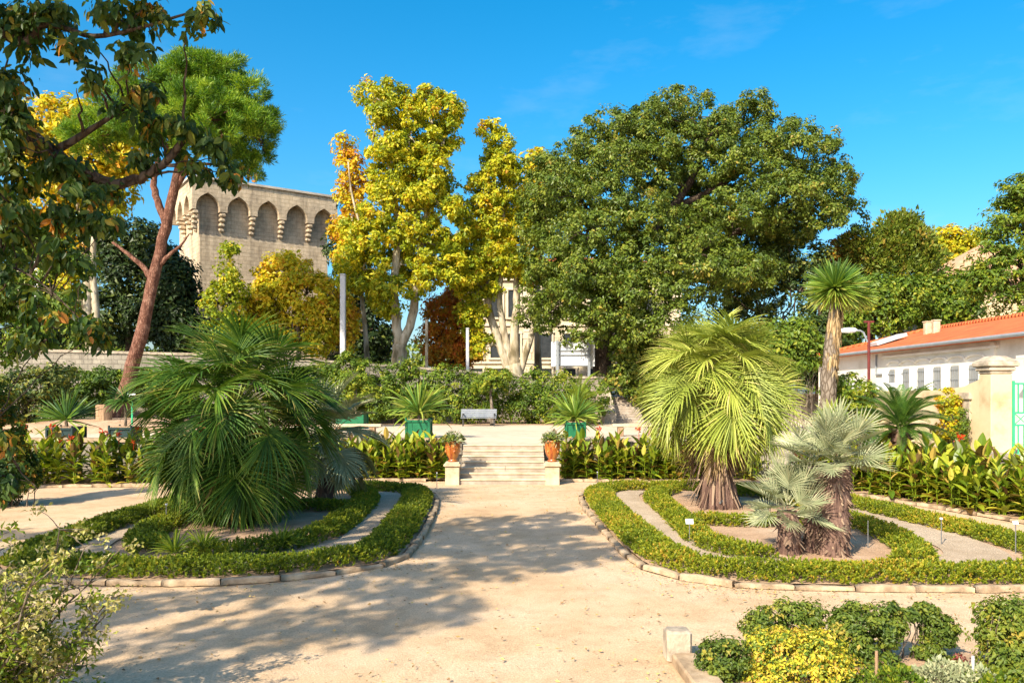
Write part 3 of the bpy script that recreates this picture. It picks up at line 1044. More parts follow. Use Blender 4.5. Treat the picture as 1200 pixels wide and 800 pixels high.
par = MB()
archplate(par, 11.6, 5, ZT, 14.1, 12.75, .58, 'y', 0, .72)
archplate(par, 6.6, 3, ZT, 14.1, 12.75, .58, 'x', 0, .72, .722)
archplate(par, 6.6, 3, ZT, 14.1, 12.75, .58, 'x', 11.0, 11.6, .722)
par.box((5.86, 4.0, ZT - .5), (10.27, 6.58, .9))
par.build("parapet", M['tower'], t, local=True)
MB().box((5.8, 3.6, ZT + .085), (11.9, 7.5, .17)).build("coping", M['towertrim'], t, local=True)
for k in range(6):
    cm = MB()
    x = np.clip(11.6 / 5 * k, .30, 11.3)
    for j, dp in enumerate((.71, .55, .38, .2)):
        cm.box((x + .001 * j, .72 - dp / 2 - .004, 12.74 - .36 * j - .18), (.46, dp, .34), bev=.10)
    cm.build("corbel", M['tower'], t, local=True)
for k in range(3):
    cm = MB()
    y = .72 + 6.6 / 3 * k + (0.9 if k == 0 else 0)
    for j, dp in enumerate((.71, .55, .38, .2)):
        cm.box((.72 - dp / 2 - .004, y, 12.74 - .36 * j - .18), (dp, .46, .34), bev=.10)
    cm.build("corbel", M['tower'], t, local=True)
# low buttress wing at its right foot
o = MB().box((-12.9, 63.5, 6.6), (3.2, 3, 7.4), bev=.02).build("stone_annex", M['tower'], loc=(-12.9, 63.5, 4))
tag(o, "low stone block at the right foot of the tower, mostly hidden by golden leaves", "annex")

# ---- pale facade behind the plane trees
t = thing("stone_building", "pale stone building with quoins and tall windows behind the plane trees", "building", (-4.5, 72, 3.4))
fw = MB()
fw.box((5.2, 77, 8.4), (19.6, 10, 10.4))
fw.build("wall", M['facade'], t)
tr = MB()
for z, hgt, pr in ((13.7, .5, .5), (13.15, .3, .25), (9.0, .22, .14), (5.6, .22, .14)):
    tr.box((5.2, 71.99 - pr / 2 + .1, z), (19.6 + pr, pr + .2, hgt))
for x in (-4.55, 1.4, 14.9):
    for k in range(15):
        wq = .95 if k % 2 else .7
        tr.box((x, 71.99, 3.7 + .62 * k), (wq, .08, .57))
tr.build("trim", M['facadetrim'], t)
rf = MB()
rf.add([(-5.0, 71.5, 13.98), (15.4, 71.5, 13.98), (15.4, 82.5, 13.98), (-5.0, 82.5, 13.98), (-1, 77, 15.9), (11.4, 77, 15.9)], [(0, 1, 5, 4), (1, 2, 5), (2, 3, 4, 5), (3, 0, 4), (3, 2, 1, 0)])
rf.build("roof", M['roof'], t)
for x in (-3.2, -1.4, .2, 3.05, 5.2, 7.6, 10, 12.4):
    for z, hgt in ((7.1, 2.1), (10.9, 2.4), (4.4, 1.2)):
        wm = MB()
        for s in (-1, 1):
            wm.box((x + s * .62, 71.95, z), (.16, .16, hgt + .3))
        wm.box((x, 71.95, z + hgt / 2 + .15), (1.5, .2, .2)).box((x, 71.93, z - hgt / 2 - .12), (1.5, .26, .16))
        wf = wm.build("window", M['facadetrim'], t)
        pm = MB().box((x, 71.99, z), (1.06, .06, hgt))
        pm.build("pane", M['window'], wf)

# ---- white billboard seen from behind
t = thing("billboard", "white board on two grey posts beside the big tree's trunk", "billboard", (3.7, 50.9, 3.6))
c0, c1 = P3(646, 400, 50.9), P3(697, 429, 50.9)
MB().box(((c0[0] + c1[0]) / 2, 51.0, (c0[2] + c1[2]) / 2), (c1[0] - c0[0], .06, c0[2] - c1[2])).build("panel", M['whitemetal'], t)
for px in (653, 690):
    x = P3(px, 0, 50.9)[0]
    MB().box((x, 50.8, 4.75), (.16, .16, 2.9)).build("post", M['greymetal'], t)
for py in (410.5, 415.8, 428):
    z = P3(0, py, 50.9)[2]
    MB().box(((c0[0] + c1[0]) / 2, 50.92, z), (c1[0] - c0[0] - .5, .08, .07)).build("rail", M['greymetal'], t)

# ---- low white building with the orange roof on the right
BX, BY0, BY1, EV = 17.7, 16.0, 46.0, 4.9
t = thing("white_building", "low white building with an orange tiled roof and small grilled windows", "building", (BX, 31, TZ))
wl = MB()
wl.box((BX + 3.9, (BY0 + BY1) / 2, (TZ + EV) / 2), (7.8, BY1 - BY0, EV - TZ - .01))
wl.build("wall", M['plaster'], t)
rf = MB()
e0, e1 = BX - .45, BX + 8.2
rid = BX + 3.9
ya, yb = BY0 - .4, BY1 + .4
zr = 6.12
rf.add([(e0, ya, EV), (e0, yb, EV), (e1, yb, EV), (e1, ya, EV), (rid, ya + 4.5, zr), (rid, yb - 4.8, zr),
        (e0, ya, EV - .12), (e0, yb, EV - .12), (e1, yb, EV - .12), (e1, ya, EV - .12)],
       [(0, 4, 5, 1), (1, 5, 2), (2, 5, 4, 3), (3, 4, 0), (0, 1, 7, 6), (1, 2, 8, 7), (2, 3, 9, 8), (3, 0, 6, 9), (6, 7, 8, 9)])
rr_ = rf.build("roof", M['roof'], t)
rm = MB()
rm.tube([(rid, ya + 4.5, zr + .02), (rid, yb - 4.8, zr + .02)], .13, 8)
rm.tube([(rid, yb - 4.8, zr + .02), (e0, yb, EV + .03)], .11, 8)
rm.tube([(rid, yb - 4.8, zr + .02), (e1, yb, EV + .03)], .11, 8)
rm.build("ridge_tiles", M['roof'], rr_)
gt = MB().tube([(e0 - .06, ya, EV - .05), (e0 - .06, yb, EV - .05)], .075, 8)
gt.build("gutter", M['greymetal'], t)
sk = MB()
sk.bar((BX + .5, 40.2, EV + .40), (BX + 2.0, 40.2, EV + .88), 1.0, .16)
sk.build("skylight", M['grey'], rr_)
for y_, w_ in ((38.9, .28), (38.1, .2)):
    MB().box((BX + 2.6, y_, 6.0), (.3, w_, .62), bev=.02).box((BX + 2.6, y_, 6.33), (.36, w_ + .06, .05)).build("chimney", M['cream'], rr_)
# moulded arcs under the eave, then windows between splayed piers
ar = MB()
for k in range(6):
    yc = 30.4 + 1.3 * k
    pts = [(BX - .03, yc + 1.26 / 2 * math.cos(a), 4.16 + .17 * math.sin(a)) for a in np.linspace(0, math.pi, 10)]
    ar.tube(pts, .055, 6)
ar.box((BX - .06, 33.4, 4.55), (.16, 9, .1))
ar.box((BX - .05, 29.2, 3.4), (.12, .25, 2.6))
ar.build("moulding", M['plaster'], t)
for k in range(6):
    yc = 30.4 + 1.3 * k
    wm = MB()
    for s in (-1, 1):
        wm.prism([(BX - .26, yc + s * .62), (BX - .002, yc + s * .62), (BX - .002, yc + s * .40), (BX - .20, yc + s * .52)][::s], 'z', 2.5, 4.0)
    wm.box((BX - .13, yc, 2.46), (.3, 1.28, .1))
    wf = wm.build("window", M['plaster'], t)
    MB().box((BX - .008, yc, 3.22), (.03, .8, 1.45)).build("pane", M['shutter'], wf)
    gb = MB()
    for q in np.linspace(-.34, .34, 6):
        gb.box((BX - .06, yc + q, 3.2), (.02, .022, 1.4))
    for z in (2.9, 3.4, 3.8):
        gb.box((BX - .06, yc, z), (.022, .78, .022))
    gb.build("grille", M['greymetal'], wf)
cn = MB().box((BX - .5, 24.3, 4.05), (1.0, 4.2, .10)).build("awning", M['plaster'], t)
wm = MB().box((BX - .03, 24.0, 2.75), (.1, 3.0, 2.1))
wf = wm.build("window", M['plaster'], t)
MB().box((BX - .09, 24.0, 2.75), (.03, 2.7, 1.85)).build("pane", M['window'], wf)
gb = MB()
for q in np.linspace(-1.25, 1.25, 16):
    gb.box((BX - .13, 24 + q, 2.75), (.025, .03, 1.85))
gb.build("grille", M['greymetal'], wf)
MB().lathe((BX - .28, 23.8, 4.35), [(.05, 0), (.2, .02), (.22, .12), (.1, .2)], 12).build("wall_lamp", M['darkmetal'], t)
MB().tube([(BX - .05, 38.6, 4.7), (BX - .05, 38.6, 3.75), (BX - .05, 36.0, 3.72)], .05, 8).build("pipe", M['greymetal'], t)
# white terrace railing at the far end of that building
t = thing("white_railing", "white slatted railing below the far end of the orange roofed building", "railing", (BX - 1.6, 35.6, TZ))
for z in (2.2, 2.75, 3.2):
    MB().box((BX - 1.6, 35.6, z), (.1, 4.0, .16)).build("rail", M['whitemetal'], t)
for y in np.linspace(33.7, 37.5, 4):
    MB().box((BX - 1.6, y, 2.2), (.14, .14, 2.2)).build("post", M['whitemetal'], t)
# street lamp on the dark red pole
b = P3(1018, 0, 34)
t = thing("street_lamp", "white lamp on a bent arm fixed to a dark red pole before the orange roof", "street lamp", (b[0], 34, TZ))
MB().tube([(b[0], 34, TZ), (b[0], 34, P3(0, 376, 34)[2])], .06, 10).box((b[0], 34, P3(0, 377, 34)[2]), (.42, .08, .08)).build("pole", M['redmetal'], t)
zl = P3(0, 387, 34)[2]
MB().tube([(b[0] - .06, 34, zl - .5), (b[0] - .22, 34, zl - .1), (b[0] - .35, 34, zl - .02), (b[0] - .6, 34, zl)], .04, 8).build("arm", M['greymetal'], t)
MB().lathe((0, 0, 0), [(.02, -.38), (.09, -.3), (.12, 0), (.1, .25), (.03, .36)], 12).build("lamp_head", M['whitemetal'], t, local=True)
hd = [c for c in t.children if c.name.startswith("lamp_head")][0]
hd.rotation_euler = (0, R(88), 0)
hd.location = (-.85, 0, zl - TZ)

# ---- gate pillar, its wall and the green gate
t = thing("gate_pillar", "ochre stone gate pillar with a weathered moulded cap, left of the green gate", "pillar", (13.35, 22, TZ))
MB().box((13.35, 22.0, 2.24), (.58, .58, 2.28), bev=.02).build("shaft", M['yellowwall'], t)
cp = MB()
for z, s, hgt in ((3.42, .62, .08), (3.52, .72, .12), (3.65, .84, .14)):
    cp.box((13.35, 22, z), (s, s, hgt), bev=.03)
cp.box((13.35, 22, 3.80), (.80, .80, .15), taper=.45)
cp.build("cap", M['capstone'], t)
t = thing("garden_wall", "ochre plastered wall running back from the gate pillar behind the sago palm", "wall", (13.3, 25, TZ))
MB().prism([(22.36, TZ), (33, TZ), (33, 2.9), (24.4, 2.95), (23.2, 3.05), (22.36, 3.25)], 'x', 13.15, 13.5).build("wall", M['yellowwall'], t)
MB().box((13.13, 23.1, 2.45), (.06, .55, .85)).box((13.10, 23.1, 2.74), (.12, .7, .1)).build("niche", M['capstone'], t)
t = thing("garden_gate", "bright green iron gate with crossed lattice band beside the ochre pillar", "gate", (13.7, 21.9, TZ))
fr = MB()
fr.box((13.77, 21.9, 2.15), (.08, .08, 2.1)).box((16.9, 21.9, 2.15), (.08, .08, 2.1))
for z in (1.18, 1.98, 2.32, 3.12):
    fr.box((15.33, 21.9, z), (3.05, .05, .05))
fr.build("frame", M['gategreen'], t)
gb = MB()
for x in np.linspace(13.92, 16.75, 19):
    gb.box((x, 21.9, 1.58), (.028, .028, .78)).box((x, 21.9, 2.72), (.028, .028, .78))
gb.build("bars", M['gategreen'], t)
lt = MB()
for k in range(9):
    x = 13.82 + .34 * k
    lt.bar((x, 21.9, 2.0), (x + .33, 21.9, 2.30), .02, .02, up=(0, 1, 0)).bar((x, 21.9, 2.30), (x + .33, 21.9, 2.0), .02, .021, up=(0, 1, 0))
lt.build("lattice", M['gategreen'], t)

# house gable behind the trees on the right
t = thing("house", "house with a sunlit pale orange roof slope half hidden in the trees on the right", "house", (30.5, 58, 2.6))
MB().box((33, 58, 6.2), (9, 8, 7.2)).build("wall", M['yellowwall'], t)
MB().add([(28, 53.6, 9.8), (38, 53.6, 9.8), (38, 62.4, 9.8), (28, 62.4, 9.8), (34, 58, 13.6), (36, 58, 13.6)], [(0, 1, 5, 4), (1, 2, 5), (2, 3, 4, 5), (3, 0, 4), (3, 2, 1, 0)]).build("roof", M['paleroof'], t)

# ---- posts along the street
for px, py0, py1, D, wd, lab, m in ((402, 323, 432, 47.2, .30, "tall square concrete post before the golden leaves right of the tower", 'grey'),
                                    (500, 376, 436, 51.5, .18, "slim white post standing right of the forked plane trunk", 'planebark'),
                                    (548, 386, 441, 51.5, .20, "slim pale post in front of the orange foliage", 'grey'),
                                    (45, 282, 405, 47, .32, "tall grey square post against dark trees, left of the yellow plane trunk", 'grey'),
                                    (22, 308, 405, 48, .16, "thin pale post at the far left against dark trees", 'planebark')):
    b = P3(px, py1, D)
    zt_ = P3(px, py0, D)[2]
    zb_ = upz(b[0]) - .1
    t = thing("street_post", lab, "post", (b[0], D, zb_))
    MB().box((b[0], D, (zb_ + zt_) / 2), (wd, wd, zt_ - zb_), bev=.03).build("shaft", M[m], t)
    MB().box((b[0], D, zt_ + .05), (wd * 1.12, wd * 1.12, .1), bev=.03).build("cap", M[m], t)

# ================================================================== FURNITURE
# urns on pedestals beside the steps
def pedestal(x, label):
    t = thing("pedestal", label, "pedestal", (x, 25.12, 0), group="stone pedestals at the foot of the steps")
    MB().box((x, 25.12, .26), (.44, .44, .58), bev=.015).build("die", M['cream'], t)
    MB().box((x, 25.12, .60), (.54, .54, .09), bev=.02).build("cap", M['cream'], t)
    MB().box((x, 25.12, .672), (.44, .44, .05), bev=.01).build("plinth", M['cream'], t)


def urn(x, label, plabel, turn):
    t = thing("urn", label, "urn", (x, 25.12, .697), group="glazed urns beside the steps")
    prof = [(.12, 0), (.15, .015), (.15, .05), (.11, .075), (.135, .11), (.185, .2), (.225, .32), (.243, .46), (.238, .58), (.242, .61), (.272, .635), (.272, .67), (.25, .68), (.23, .63), (.21, .58)]
    MB().lathe((0, 0, 0), prof, 28).build("body", M['glaze'], t, local=True, smooth=True)
    gm_ = MB()
    for k in range(4):
        a = turn + k * math.pi / 2
        for q in range(5):
            s = -.9 + q * .45
            aa = a + s * .78
            zz = .43 + .06 * s * s
            gm_.tube([(.240 * math.cos(aa), .240 * math.sin(aa), zz), (.246 * math.cos(aa + .17), .246 * math.sin(aa + .17), zz + .02)], .013, 6)
        gm_.lathe((.222 * math.cos(a), .222 * math.sin(a), .33), [(.01, -.05), (.035, -.02), (.035, .02), (.01, .05)], 8)
    gm_.build("garland", M['glaze'], t, local=True, smooth=True)
    p = thing("urn_plant", plabel, "plant", (x, 25.12, 1.33), group="plants growing in the urns")
    n = 130
    d = nrm(rng.normal(size=(n, 3)) * [1, 1, .45] + [0, 0, .55])
    b = np.array([x, 25.12, 1.34]) + rng.normal(size=(n, 3)) * [.09, .09, .03]
    strips(MB(), b, d, runit(n), rng.uniform(.22, .48, n), .045, 4, rng.uniform(.4, 1.6, n), tint=rng.uniform(.1, .9, n)).build("leaves", M['silver'], p)
    V, T, _, _ = crown([(x, 25.12, 1.46, .34, .34, .16)], 22, .12, 26, .07, up=.6)
    MB().quads(V, T).build("foliage", M['box'], p)


pedestal(-1.87, "cream stone pedestal left of the steps, under the redder urn")
pedestal(1.27, "cream stone pedestal right of the steps, casting its shade on the kerb")
urn(-1.87, "honey and red glazed terracotta urn left of the steps", "spiky grey green plant in the urn left of the steps", .3)
urn(1.27, "amber glazed terracotta urn with a garland right of the steps", "spreading grey green plant in the urn right of the steps", .9)


# slatted bench
bc = P3(561, 499, 42.3)
t = thing("park_bench", "grey slatted park bench before the tall hedge", "bench", (bc[0], 42.3, TZ))
x0, x1 = bc[0] - .95, bc[0] + .95
sm, bm_ = MB(), MB()
for k in range(4):
    sm.box((bc[0], 42.1 + .115 * k, TZ + .44), (1.9, .10, .035), bev=.01)
for k in range(4):
    bm_.bar((x0, 42.52 + .03 * k, TZ + .53 + .105 * k), (x1, 42.52 + .03 * k, TZ + .53 + .105 * k), .03, .095, tint=.5)
sm.build("seat", M['bench'], t)
bm_.build("backrest", M['bench'], t)
for x in (x0 + .12, x1 - .12):
    lm = MB()
    lm.box((x, 42.1, TZ + .21), (.06, .06, .42)).box((x, 42.5, TZ + .21), (.06, .06, .42)).box((x, 42.3, TZ + .40), (.06, .46, .05))
    lm.bar((x, 42.5, TZ + .4), (x, 42.66, TZ + .92), .06, .04, up=(0, 1, 0))
    lm.box((x, 42.28, TZ + .64), (.06, .5, .045))
    lm.box((x, 42.08, TZ + .53), (.05, .05, .2))
    lm.build("leg", M['darkmetal'], t)


def slab_bench(px, py, D, ln, label):
    c = P3(px, py, D)
    t = thing("stone_bench", label, "bench", (c[0], D, TZ), group="stone slab benches on the terrace")
    MB().box((c[0], D, TZ + .44), (ln, .45, .11), bev=.015).build("seat", M['cream'], t)
    for s in (-1, 1):
        MB().box((c[0] + s * ln * .33, D, TZ + .195), (.22, .36, .39), bev=.02).build("leg", M['wood'], t)


slab_bench(416, 500, 32.5, 2.2, "pale stone slab bench on blocky legs behind the cannas left of the steps")
slab_bench(745, 506, 32.5, 1.9, "pale stone slab bench right of the green planter near the far steps")


def planter(x, y, z, s, hgt, m, label, group):
    t = thing("planter", label, "planter", (x, y, z), group=group)
    MB().box((x, y, z + hgt / 2 + .04), (s - .06, s - .06, hgt - .04)).build("box", M[m], t)
    MB().box((x, y, z + hgt), (s - .16, s - .16, .10)).build("earth", M['soil'], t)
    for zz in (z + .10, z + hgt - .02):
        rm_ = MB()
        for sx, sy in ((0, 1), (0, -1)):
            rm_.box((x, y + sy * (s / 2 - .01), zz), (s - .1, .045, .07))
        for sx in (-1, 1):
            rm_.box((x + sx * (s / 2 - .01), y, zz), (.045, s - .1, .07))
        rm_.build("rail", M[m], t)
    for sx in (-1, 1):
        for sy in (-1, 1):
            pm = MB().box((x + sx * (s / 2 - .02), y + sy * (s / 2 - .02), z + hgt / 2 + .02), (.07, .07, hgt + .04), bev=.01)
            pm.lathe((x + sx * (s / 2 - .02), y + sy * (s / 2 - .02), z + hgt + .03), [(.02, 0), (.04, .02), (.04, .05), (.012, .07)], 8)
            pm.build("corner_post", M[m], t)


def yucca(name, label, base, n, L, W, mat, trunk=.0, up=.55, grav=(.1, 1.0), group=None, tr=.06, tint=(.15, .9), spread=1.0):
    t = thing(name, label, "plant", base, group=group)
    top = np.array(base, float) + [0, 0, trunk]
    if trunk > .15:
        MB().tube(bend_path(base, top, 5, .02), [tr * 1.2, tr, tr, tr, tr * .8], 8, rough=.08).build("trunk", M['greybark'], t)
    d = nrm(rng.normal(size=(n, 3)) * [spread, spread, .55] + [0, 0, up])
    b = top + d * .04 + [0, 0, .02] * rng.random((n, 1)) * 6
    e = d[:, 2]
    strips(MB(), b, d, runit(n) + [0, 0, .6], L * rng.uniform(.7, 1.15, n), W, 6, rng.uniform(*grav, n) * (1.15 - .5 * e),
           prof=lambda q: (.6 + 1.6 * q) * (1 - q) ** .55 if q < 1 else 0, tint=np.clip(rng.uniform(*tint, n) + .15 * (e < .2), 0, 1)).build("leaves", mat, t)
    return t


b1 = P3(491, 508, 30.5)
b2 = P3(674, 511, 29.5)
planter(b1[0], 30.5, TZ, .92, .72, 'greenpaint', "green wooden box planter left of the steps, holding the taller sword leaved plant", "green box planters on the terrace")
planter(b2[0], 29.5, TZ, .72, .66, 'greenpaint', "green wooden box planter right of the steps above the cannas", "green box planters on the terrace")
yucca("yucca", "tall sword leaved yucca in the green planter left of the steps", (b1[0], 30.5, TZ + .66), 130, 1.45, .075, M['yucca'], trunk=.25, up=1.0, grav=(.2, 1.6), tint=(.3, .95))
yucca("yucca", "dense fan shaped yucca in the green planter right of the steps", (b2[0], 29.5, TZ + .60), 150, 1.15, .06, M['yucca'], trunk=.2, up=.55, grav=(.0, .5), tint=(.3, .8))
b3 = P3(147, 508, 28.6)
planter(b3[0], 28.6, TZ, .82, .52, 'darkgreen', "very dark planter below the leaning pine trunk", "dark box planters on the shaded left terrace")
yucca("dracaena", "dark tufted plant on a thin stem in the planter before the pine trunk", (b3[0], 28.6, TZ + .46), 150, .72, .045, M['yucca'], trunk=.95, up=.35, grav=(.4, 1.8), tint=(.0, .35), tr=.05)
b4 = P3(78, 508, 28.8)
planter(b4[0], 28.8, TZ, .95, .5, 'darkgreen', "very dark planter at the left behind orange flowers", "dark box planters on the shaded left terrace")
yucca("yucca", "blue green spiky yucca in the dark planter at the left", (b4[0], 28.8, TZ + .45), 120, 1.15, .05, M['yucca'], trunk=.3, up=.6, grav=(.0, .4), tint=(.0, .6))
b5 = P3(413, 497, 40)
planter(b5[0], 40, TZ, 1.35, .72, 'greenpaint', "wide green planter with a small tree before the hedge, behind the left stone bench", "green box planters on the terrace")

# tree stump and green signpost beside the pine
c = P3(122, 489, 37)
t = thing("tree_stump", "cut log standing upright left of the leaning pine trunk", "stump", (c[0], 37, 1.25))
MB().tube([(c[0], 37, 1.2), (c[0], 37, 1.9), (c[0], 37, 2.32)], [.36, .33, .34], 14, rough=.04).build("log", M['wood'], t)
c = P3(155, 488, 36)
t = thing("sign_post", "slim green post with a small pale plate right of the pine trunk", "sign", (c[0], 36, 1.2))
MB().box((c[0], 36, 1.95), (.06, .06, 1.6)).build("post", M['gategreen'], t)
MB().box((c[0], 35.95, 2.72), (.34, .03, .22)).build("plate", M['whitemetal'], t)
# raised ground under the pine
mm = MB()
ga = np.linspace(0, 2 * math.pi, 48, endpoint=False)
V, f = [], []
for r, z in ((1.0, TZ - .03), (.8, TZ + .25), (.45, TZ + .5), (0.02, TZ + .55)):
    V += [(-19.5 + 7.2 * r * math.cos(a), 38.6 + 4.2 * r * math.sin(a), z) for a in ga]
for q in range(3):
    for k in range(48):
        f.append((q * 48 + k, q * 48 + (k + 1) % 48, q * 48 + 48 + (k + 1) % 48, q * 48 + 48 + k))
struct("terrain", mm.add(V, f), M['soil'])


# plant labels and stakes in the beds
def plant_label(px, py, hgt, wd, label, z=0.05, tilt=.5, D=None):
    g = G(px, py) if D is None else P3(px, py, D)
    t = thing("plant_label", label, "plant label", (g[0], g[1], z))
    MB().tube([(g[0], g[1], z - .02), (g[0], g[1], z + hgt)], .009, 6).build("stake", M['wire'], t)
    if wd:
        c = math.cos(tilt) * wd * .35
        s = math.sin(tilt) * wd * .35
        MB().prism([(g[1] - s, z + hgt - c), (g[1] - s + .012, z + hgt - c - .006), (g[1] + s + .012, z + hgt + c - .006), (g[1] + s, z + hgt + c)], 'x', g[0] - wd / 2, g[0] + wd / 2).build("plate", M['whitemetal'], t)


plant_label(808, 640, .42, .14, "small white plant label standing in the hedge before the big pale palm")
plant_label(1017, 645, .50, 0, "thin grey stake beside the double trunked silver palm")
plant_label(1103, 642, .5, .05, "thin pale stake in the right hand hedge")
plant_label(1190, 652, .55, .09, "bent wire plant tag at the right end of the outer hedge")
plant_label(195, 618, .45, .05, "thin white stake left of the shaded palm trunk")
plant_label(512, 572, .42, .03, "thin stake by the kerb left of the steps")
plant_label(700, 570, .40, .03, "thin stake by the kerb right of the steps")


# ================================================================== PALMS
def fan_frond(e0, pet, blade, nseg, recurve, grav, W, keel=.25, seggrav=None, spread=118, ns=6, pr=.018, petbend=.25):
    """one fan leaf pointing along +x, in its hanging posture"""
    mb = MB()
    p = np.zeros(3)
    a = R(e0)
    pts = [p.copy()]
    for k in range(8):
        p = p + np.array([math.cos(a), 0, math.sin(a)]) * pet / 8
        a -= petbend / 8 * max(.15, math.cos(a))
        pts.append(p.copy())
    mb.tube(pts, np.linspace(pr * 1.8, pr * .7, 9), 5, tint=.85)
    q = np.linspace(-1, 1, nseg)
    cl = blade * .42
    s = (1 - np.abs(q)) ** .9
    m = 10
    cpts, cang = [pts[-1]], [a]
    for k in range(m):
        a -= R(recurve) / m
        p = p + np.array([math.cos(a), 0, math.sin(a)]) * cl / m
        cpts.append(p.copy())
        cang.append(a)
    cpts, cang = np.array(cpts), np.array(cang)
    si = s * m
    org = np.stack([np.interp(si, np.arange(m + 1), cpts[:, j]) for j in range(3)], 1)
    an = np.interp(si, np.arange(m + 1), cang)
    T = np.stack([np.cos(an), np.zeros(nseg), np.sin(an)], 1)
    U = np.stack([-np.sin(an), np.zeros(nseg), np.cos(an)], 1)
    th = np.sign(q) * R(spread) * np.abs(q) ** .95 + rng.normal(size=nseg) * .03
    D = T * np.cos(th)[:, None] + np.array([0, 1., 0]) * np.sin(th)[:, None] + U * (keel * np.abs(np.sin(th)))[:, None]
    L = blade * (1 - .38 * np.abs(q) ** 2) * (1 - .42 * s * .6) * rng.uniform(.92, 1.06, nseg)
    mb_t = np.clip(rng.uniform(.30, .58) + rng.normal(size=nseg) * .12 + .35 * (rng.random(nseg) < .05), 0, 1)
    strips(mb, org, D, U, L, W, ns, grav * rng.uniform(.7, 1.3, nseg), prof=lambda t_: (.30 + 2.3 * t_) if t_ < .3 else max(0., 1.0 * (1 - ((t_ - .3) / .7) ** 1.7)), fold=.35, tint=mb_t, tipt=.45)
    return mb


def palm(name, label, base, trunk_h, mat, fronds, els, variants, trunk_fn, r0=.12, group=None, jit=7, head=None, parent=None, dz=.25, az0=0.0):
    """els: elevation of each leaf from top to bottom; variants: {elevation: mesh}"""
    t = parent or thing(name, label, "palm", base, group=group)
    top = np.array(head if head is not None else np.array(base, float) + [0, 0, trunk_h], float)
    if trunk_fn:
        trunk_fn(t, np.array(base, float), top)
    loc0 = top - np.array(t.location)
    keys = np.array(sorted(variants))
    for k, e in enumerate(els):
        v = variants[keys[np.argmin(np.abs(keys - e))]]
        ms = v[k % len(v)]
        o = bpy.data.objects.new("frond", ms)
        COL.objects.link(o)
        o.parent = t
        az = az0 + k * 2.39996 + rng.normal() * .15
        rr = r0 * math.cos(R(max(e, -20)))
        o.location = (loc0[0] + rr * math.cos(az), loc0[1] + rr * math.sin(az), loc0[2] - dz * (1 - k / len(els)) * 0 + dz * (e - 20) / 70)
        o.rotation_euler = (rng.normal() * R(jit), rng.normal() * R(4), az)
        sc = rng.uniform(.88, 1.1)
        o.scale = (sc, sc, sc)
    return t


def variants(els, n, mat, fn):
    out = {}
    for e in els:
        l = []
        for _ in range(n):
            tmp = fn(e).build("frond", mat)
            me = tmp.data
            bpy.data.objects.remove(tmp)
            l.append(me)
        out[e] = l
    return out


def fibre_trunk(r_base, r_mid, r_top, mat, nstub=160, sl=.22, sw=.09, flare=.35, stubmat=None, hang=-1):
    def fn(t, base, top):
        m = MB()
        hgt = top[2] - base[2]
        p = bend_path(base - [0, 0, .08], top, 12, .012)
        q = np.linspace(0, 1, 12)
        rad = np.interp(q, [0, .12, flare, 1], [r_base, r_base * .9, r_mid, r_top])
        m.tube(p, rad, 18, rough=.05)
        m.build("trunk", mat, t, smooth=True)
        if nstub:
            k = rng.random(nstub) ** .9
            az = rng.random(nstub) * 2 * math.pi
            c = np.stack([np.interp(k, q, p[:, j]) for j in range(3)], 1)
            rr = np.interp(k, q, rad)[:, None]
            o = np.stack([np.cos(az), np.sin(az), np.zeros(nstub)], 1)
            d = nrm(o * (.45 if hang < 0 else .7) + [0, 0, hang] + rng.normal(size=(nstub, 3)) * .12)
            strips(MB(), c + o * rr * .95, d, o + [0, 0, .01], sl * rng.uniform(.5, 1.3, nstub), sw, 3, 0, prof=lambda z: 1 - .6 * z, fold=-.25, tint=rng.uniform(0, .75, nstub)).build("leaf_bases", stubmat or M['stubs'], t)
    return fn


def els_range(n, hi, lo, pw=1.0):
    return [hi + (lo - hi) * ((k + .5) / n) ** pw for k in range(n)]


# the big dark palm in the left bed
LPX, LPY = G(283, 617)[:2]
LPX, LPY = float(LPX) - .25, float(LPY) + .15
vl = variants([84, 68, 52, 36, 20, 4, -14, -32, -50, -68], 3, M['palm'], lambda e: fan_frond(e, rng.uniform(.9, 1.15), rng.uniform(1.1, 1.4), 46, rng.uniform(45, 62), .75, .046, petbend=.35, keel=.4))
t = palm("fan_palm", "large dark green fan palm with drooping leaves in the shaded left bed", (LPX, LPY, .03), 2.35, M['palm'], None,
         els_range(84, 86, -74, .95), vl, fibre_trunk(.34, .26, .3, M['palmbark'], 160, .45, .1), r0=.2, jit=16)
V, T, _, _ = crown([(LPX - .30, LPY - .55, 2.1, .16, .16, .3)], 26, .13, 40, .05)
MB().quads(V, T).build("fruit_cluster", M['fruit'], t)
V, T, _, _ = crown([(LPX + .75, LPY - .5, 2.15, .12, .12, .24)], 22, .12, 40, .05)
MB().quads(V, T).build("fruit_cluster", M['fruit'], t)

# the big pale palm in the right bed
RPX, RPY = G(843, 597)[:2]
RPX, RPY = float(RPX), float(RPY) + .1
vr = variants([84, 68, 52, 36, 20, 4, -14, -32, -50], 3, M['palmy'], lambda e: fan_frond(e, rng.uniform(.75, 1.0), rng.uniform(1.05, 1.32), 46, rng.uniform(50, 70), .8, .046, petbend=.4, keel=.45))
t = palm("fan_palm", "large pale yellow green fan palm on a thick fibrous trunk in the right bed", (RPX, RPY, .03), 2.95, M['palmy'], None,
         els_range(72, 86, -32, 1.0), vr, fibre_trunk(.50, .36, .34, M['palmbark'], 190, .75, .085, flare=.4), r0=.22, jit=14)
MB().box((RPX - .05, RPY - .49, .25), (.12, .01, .09)).build("name_plate", M['wire'], t)
V, T, _, _ = crown([(RPX - .35, RPY - .5, 2.9, .14, .14, .24)], 22, .13, 36, .05)
MB().quads(V, T).build("fruit_cluster", M['fruit'], t)

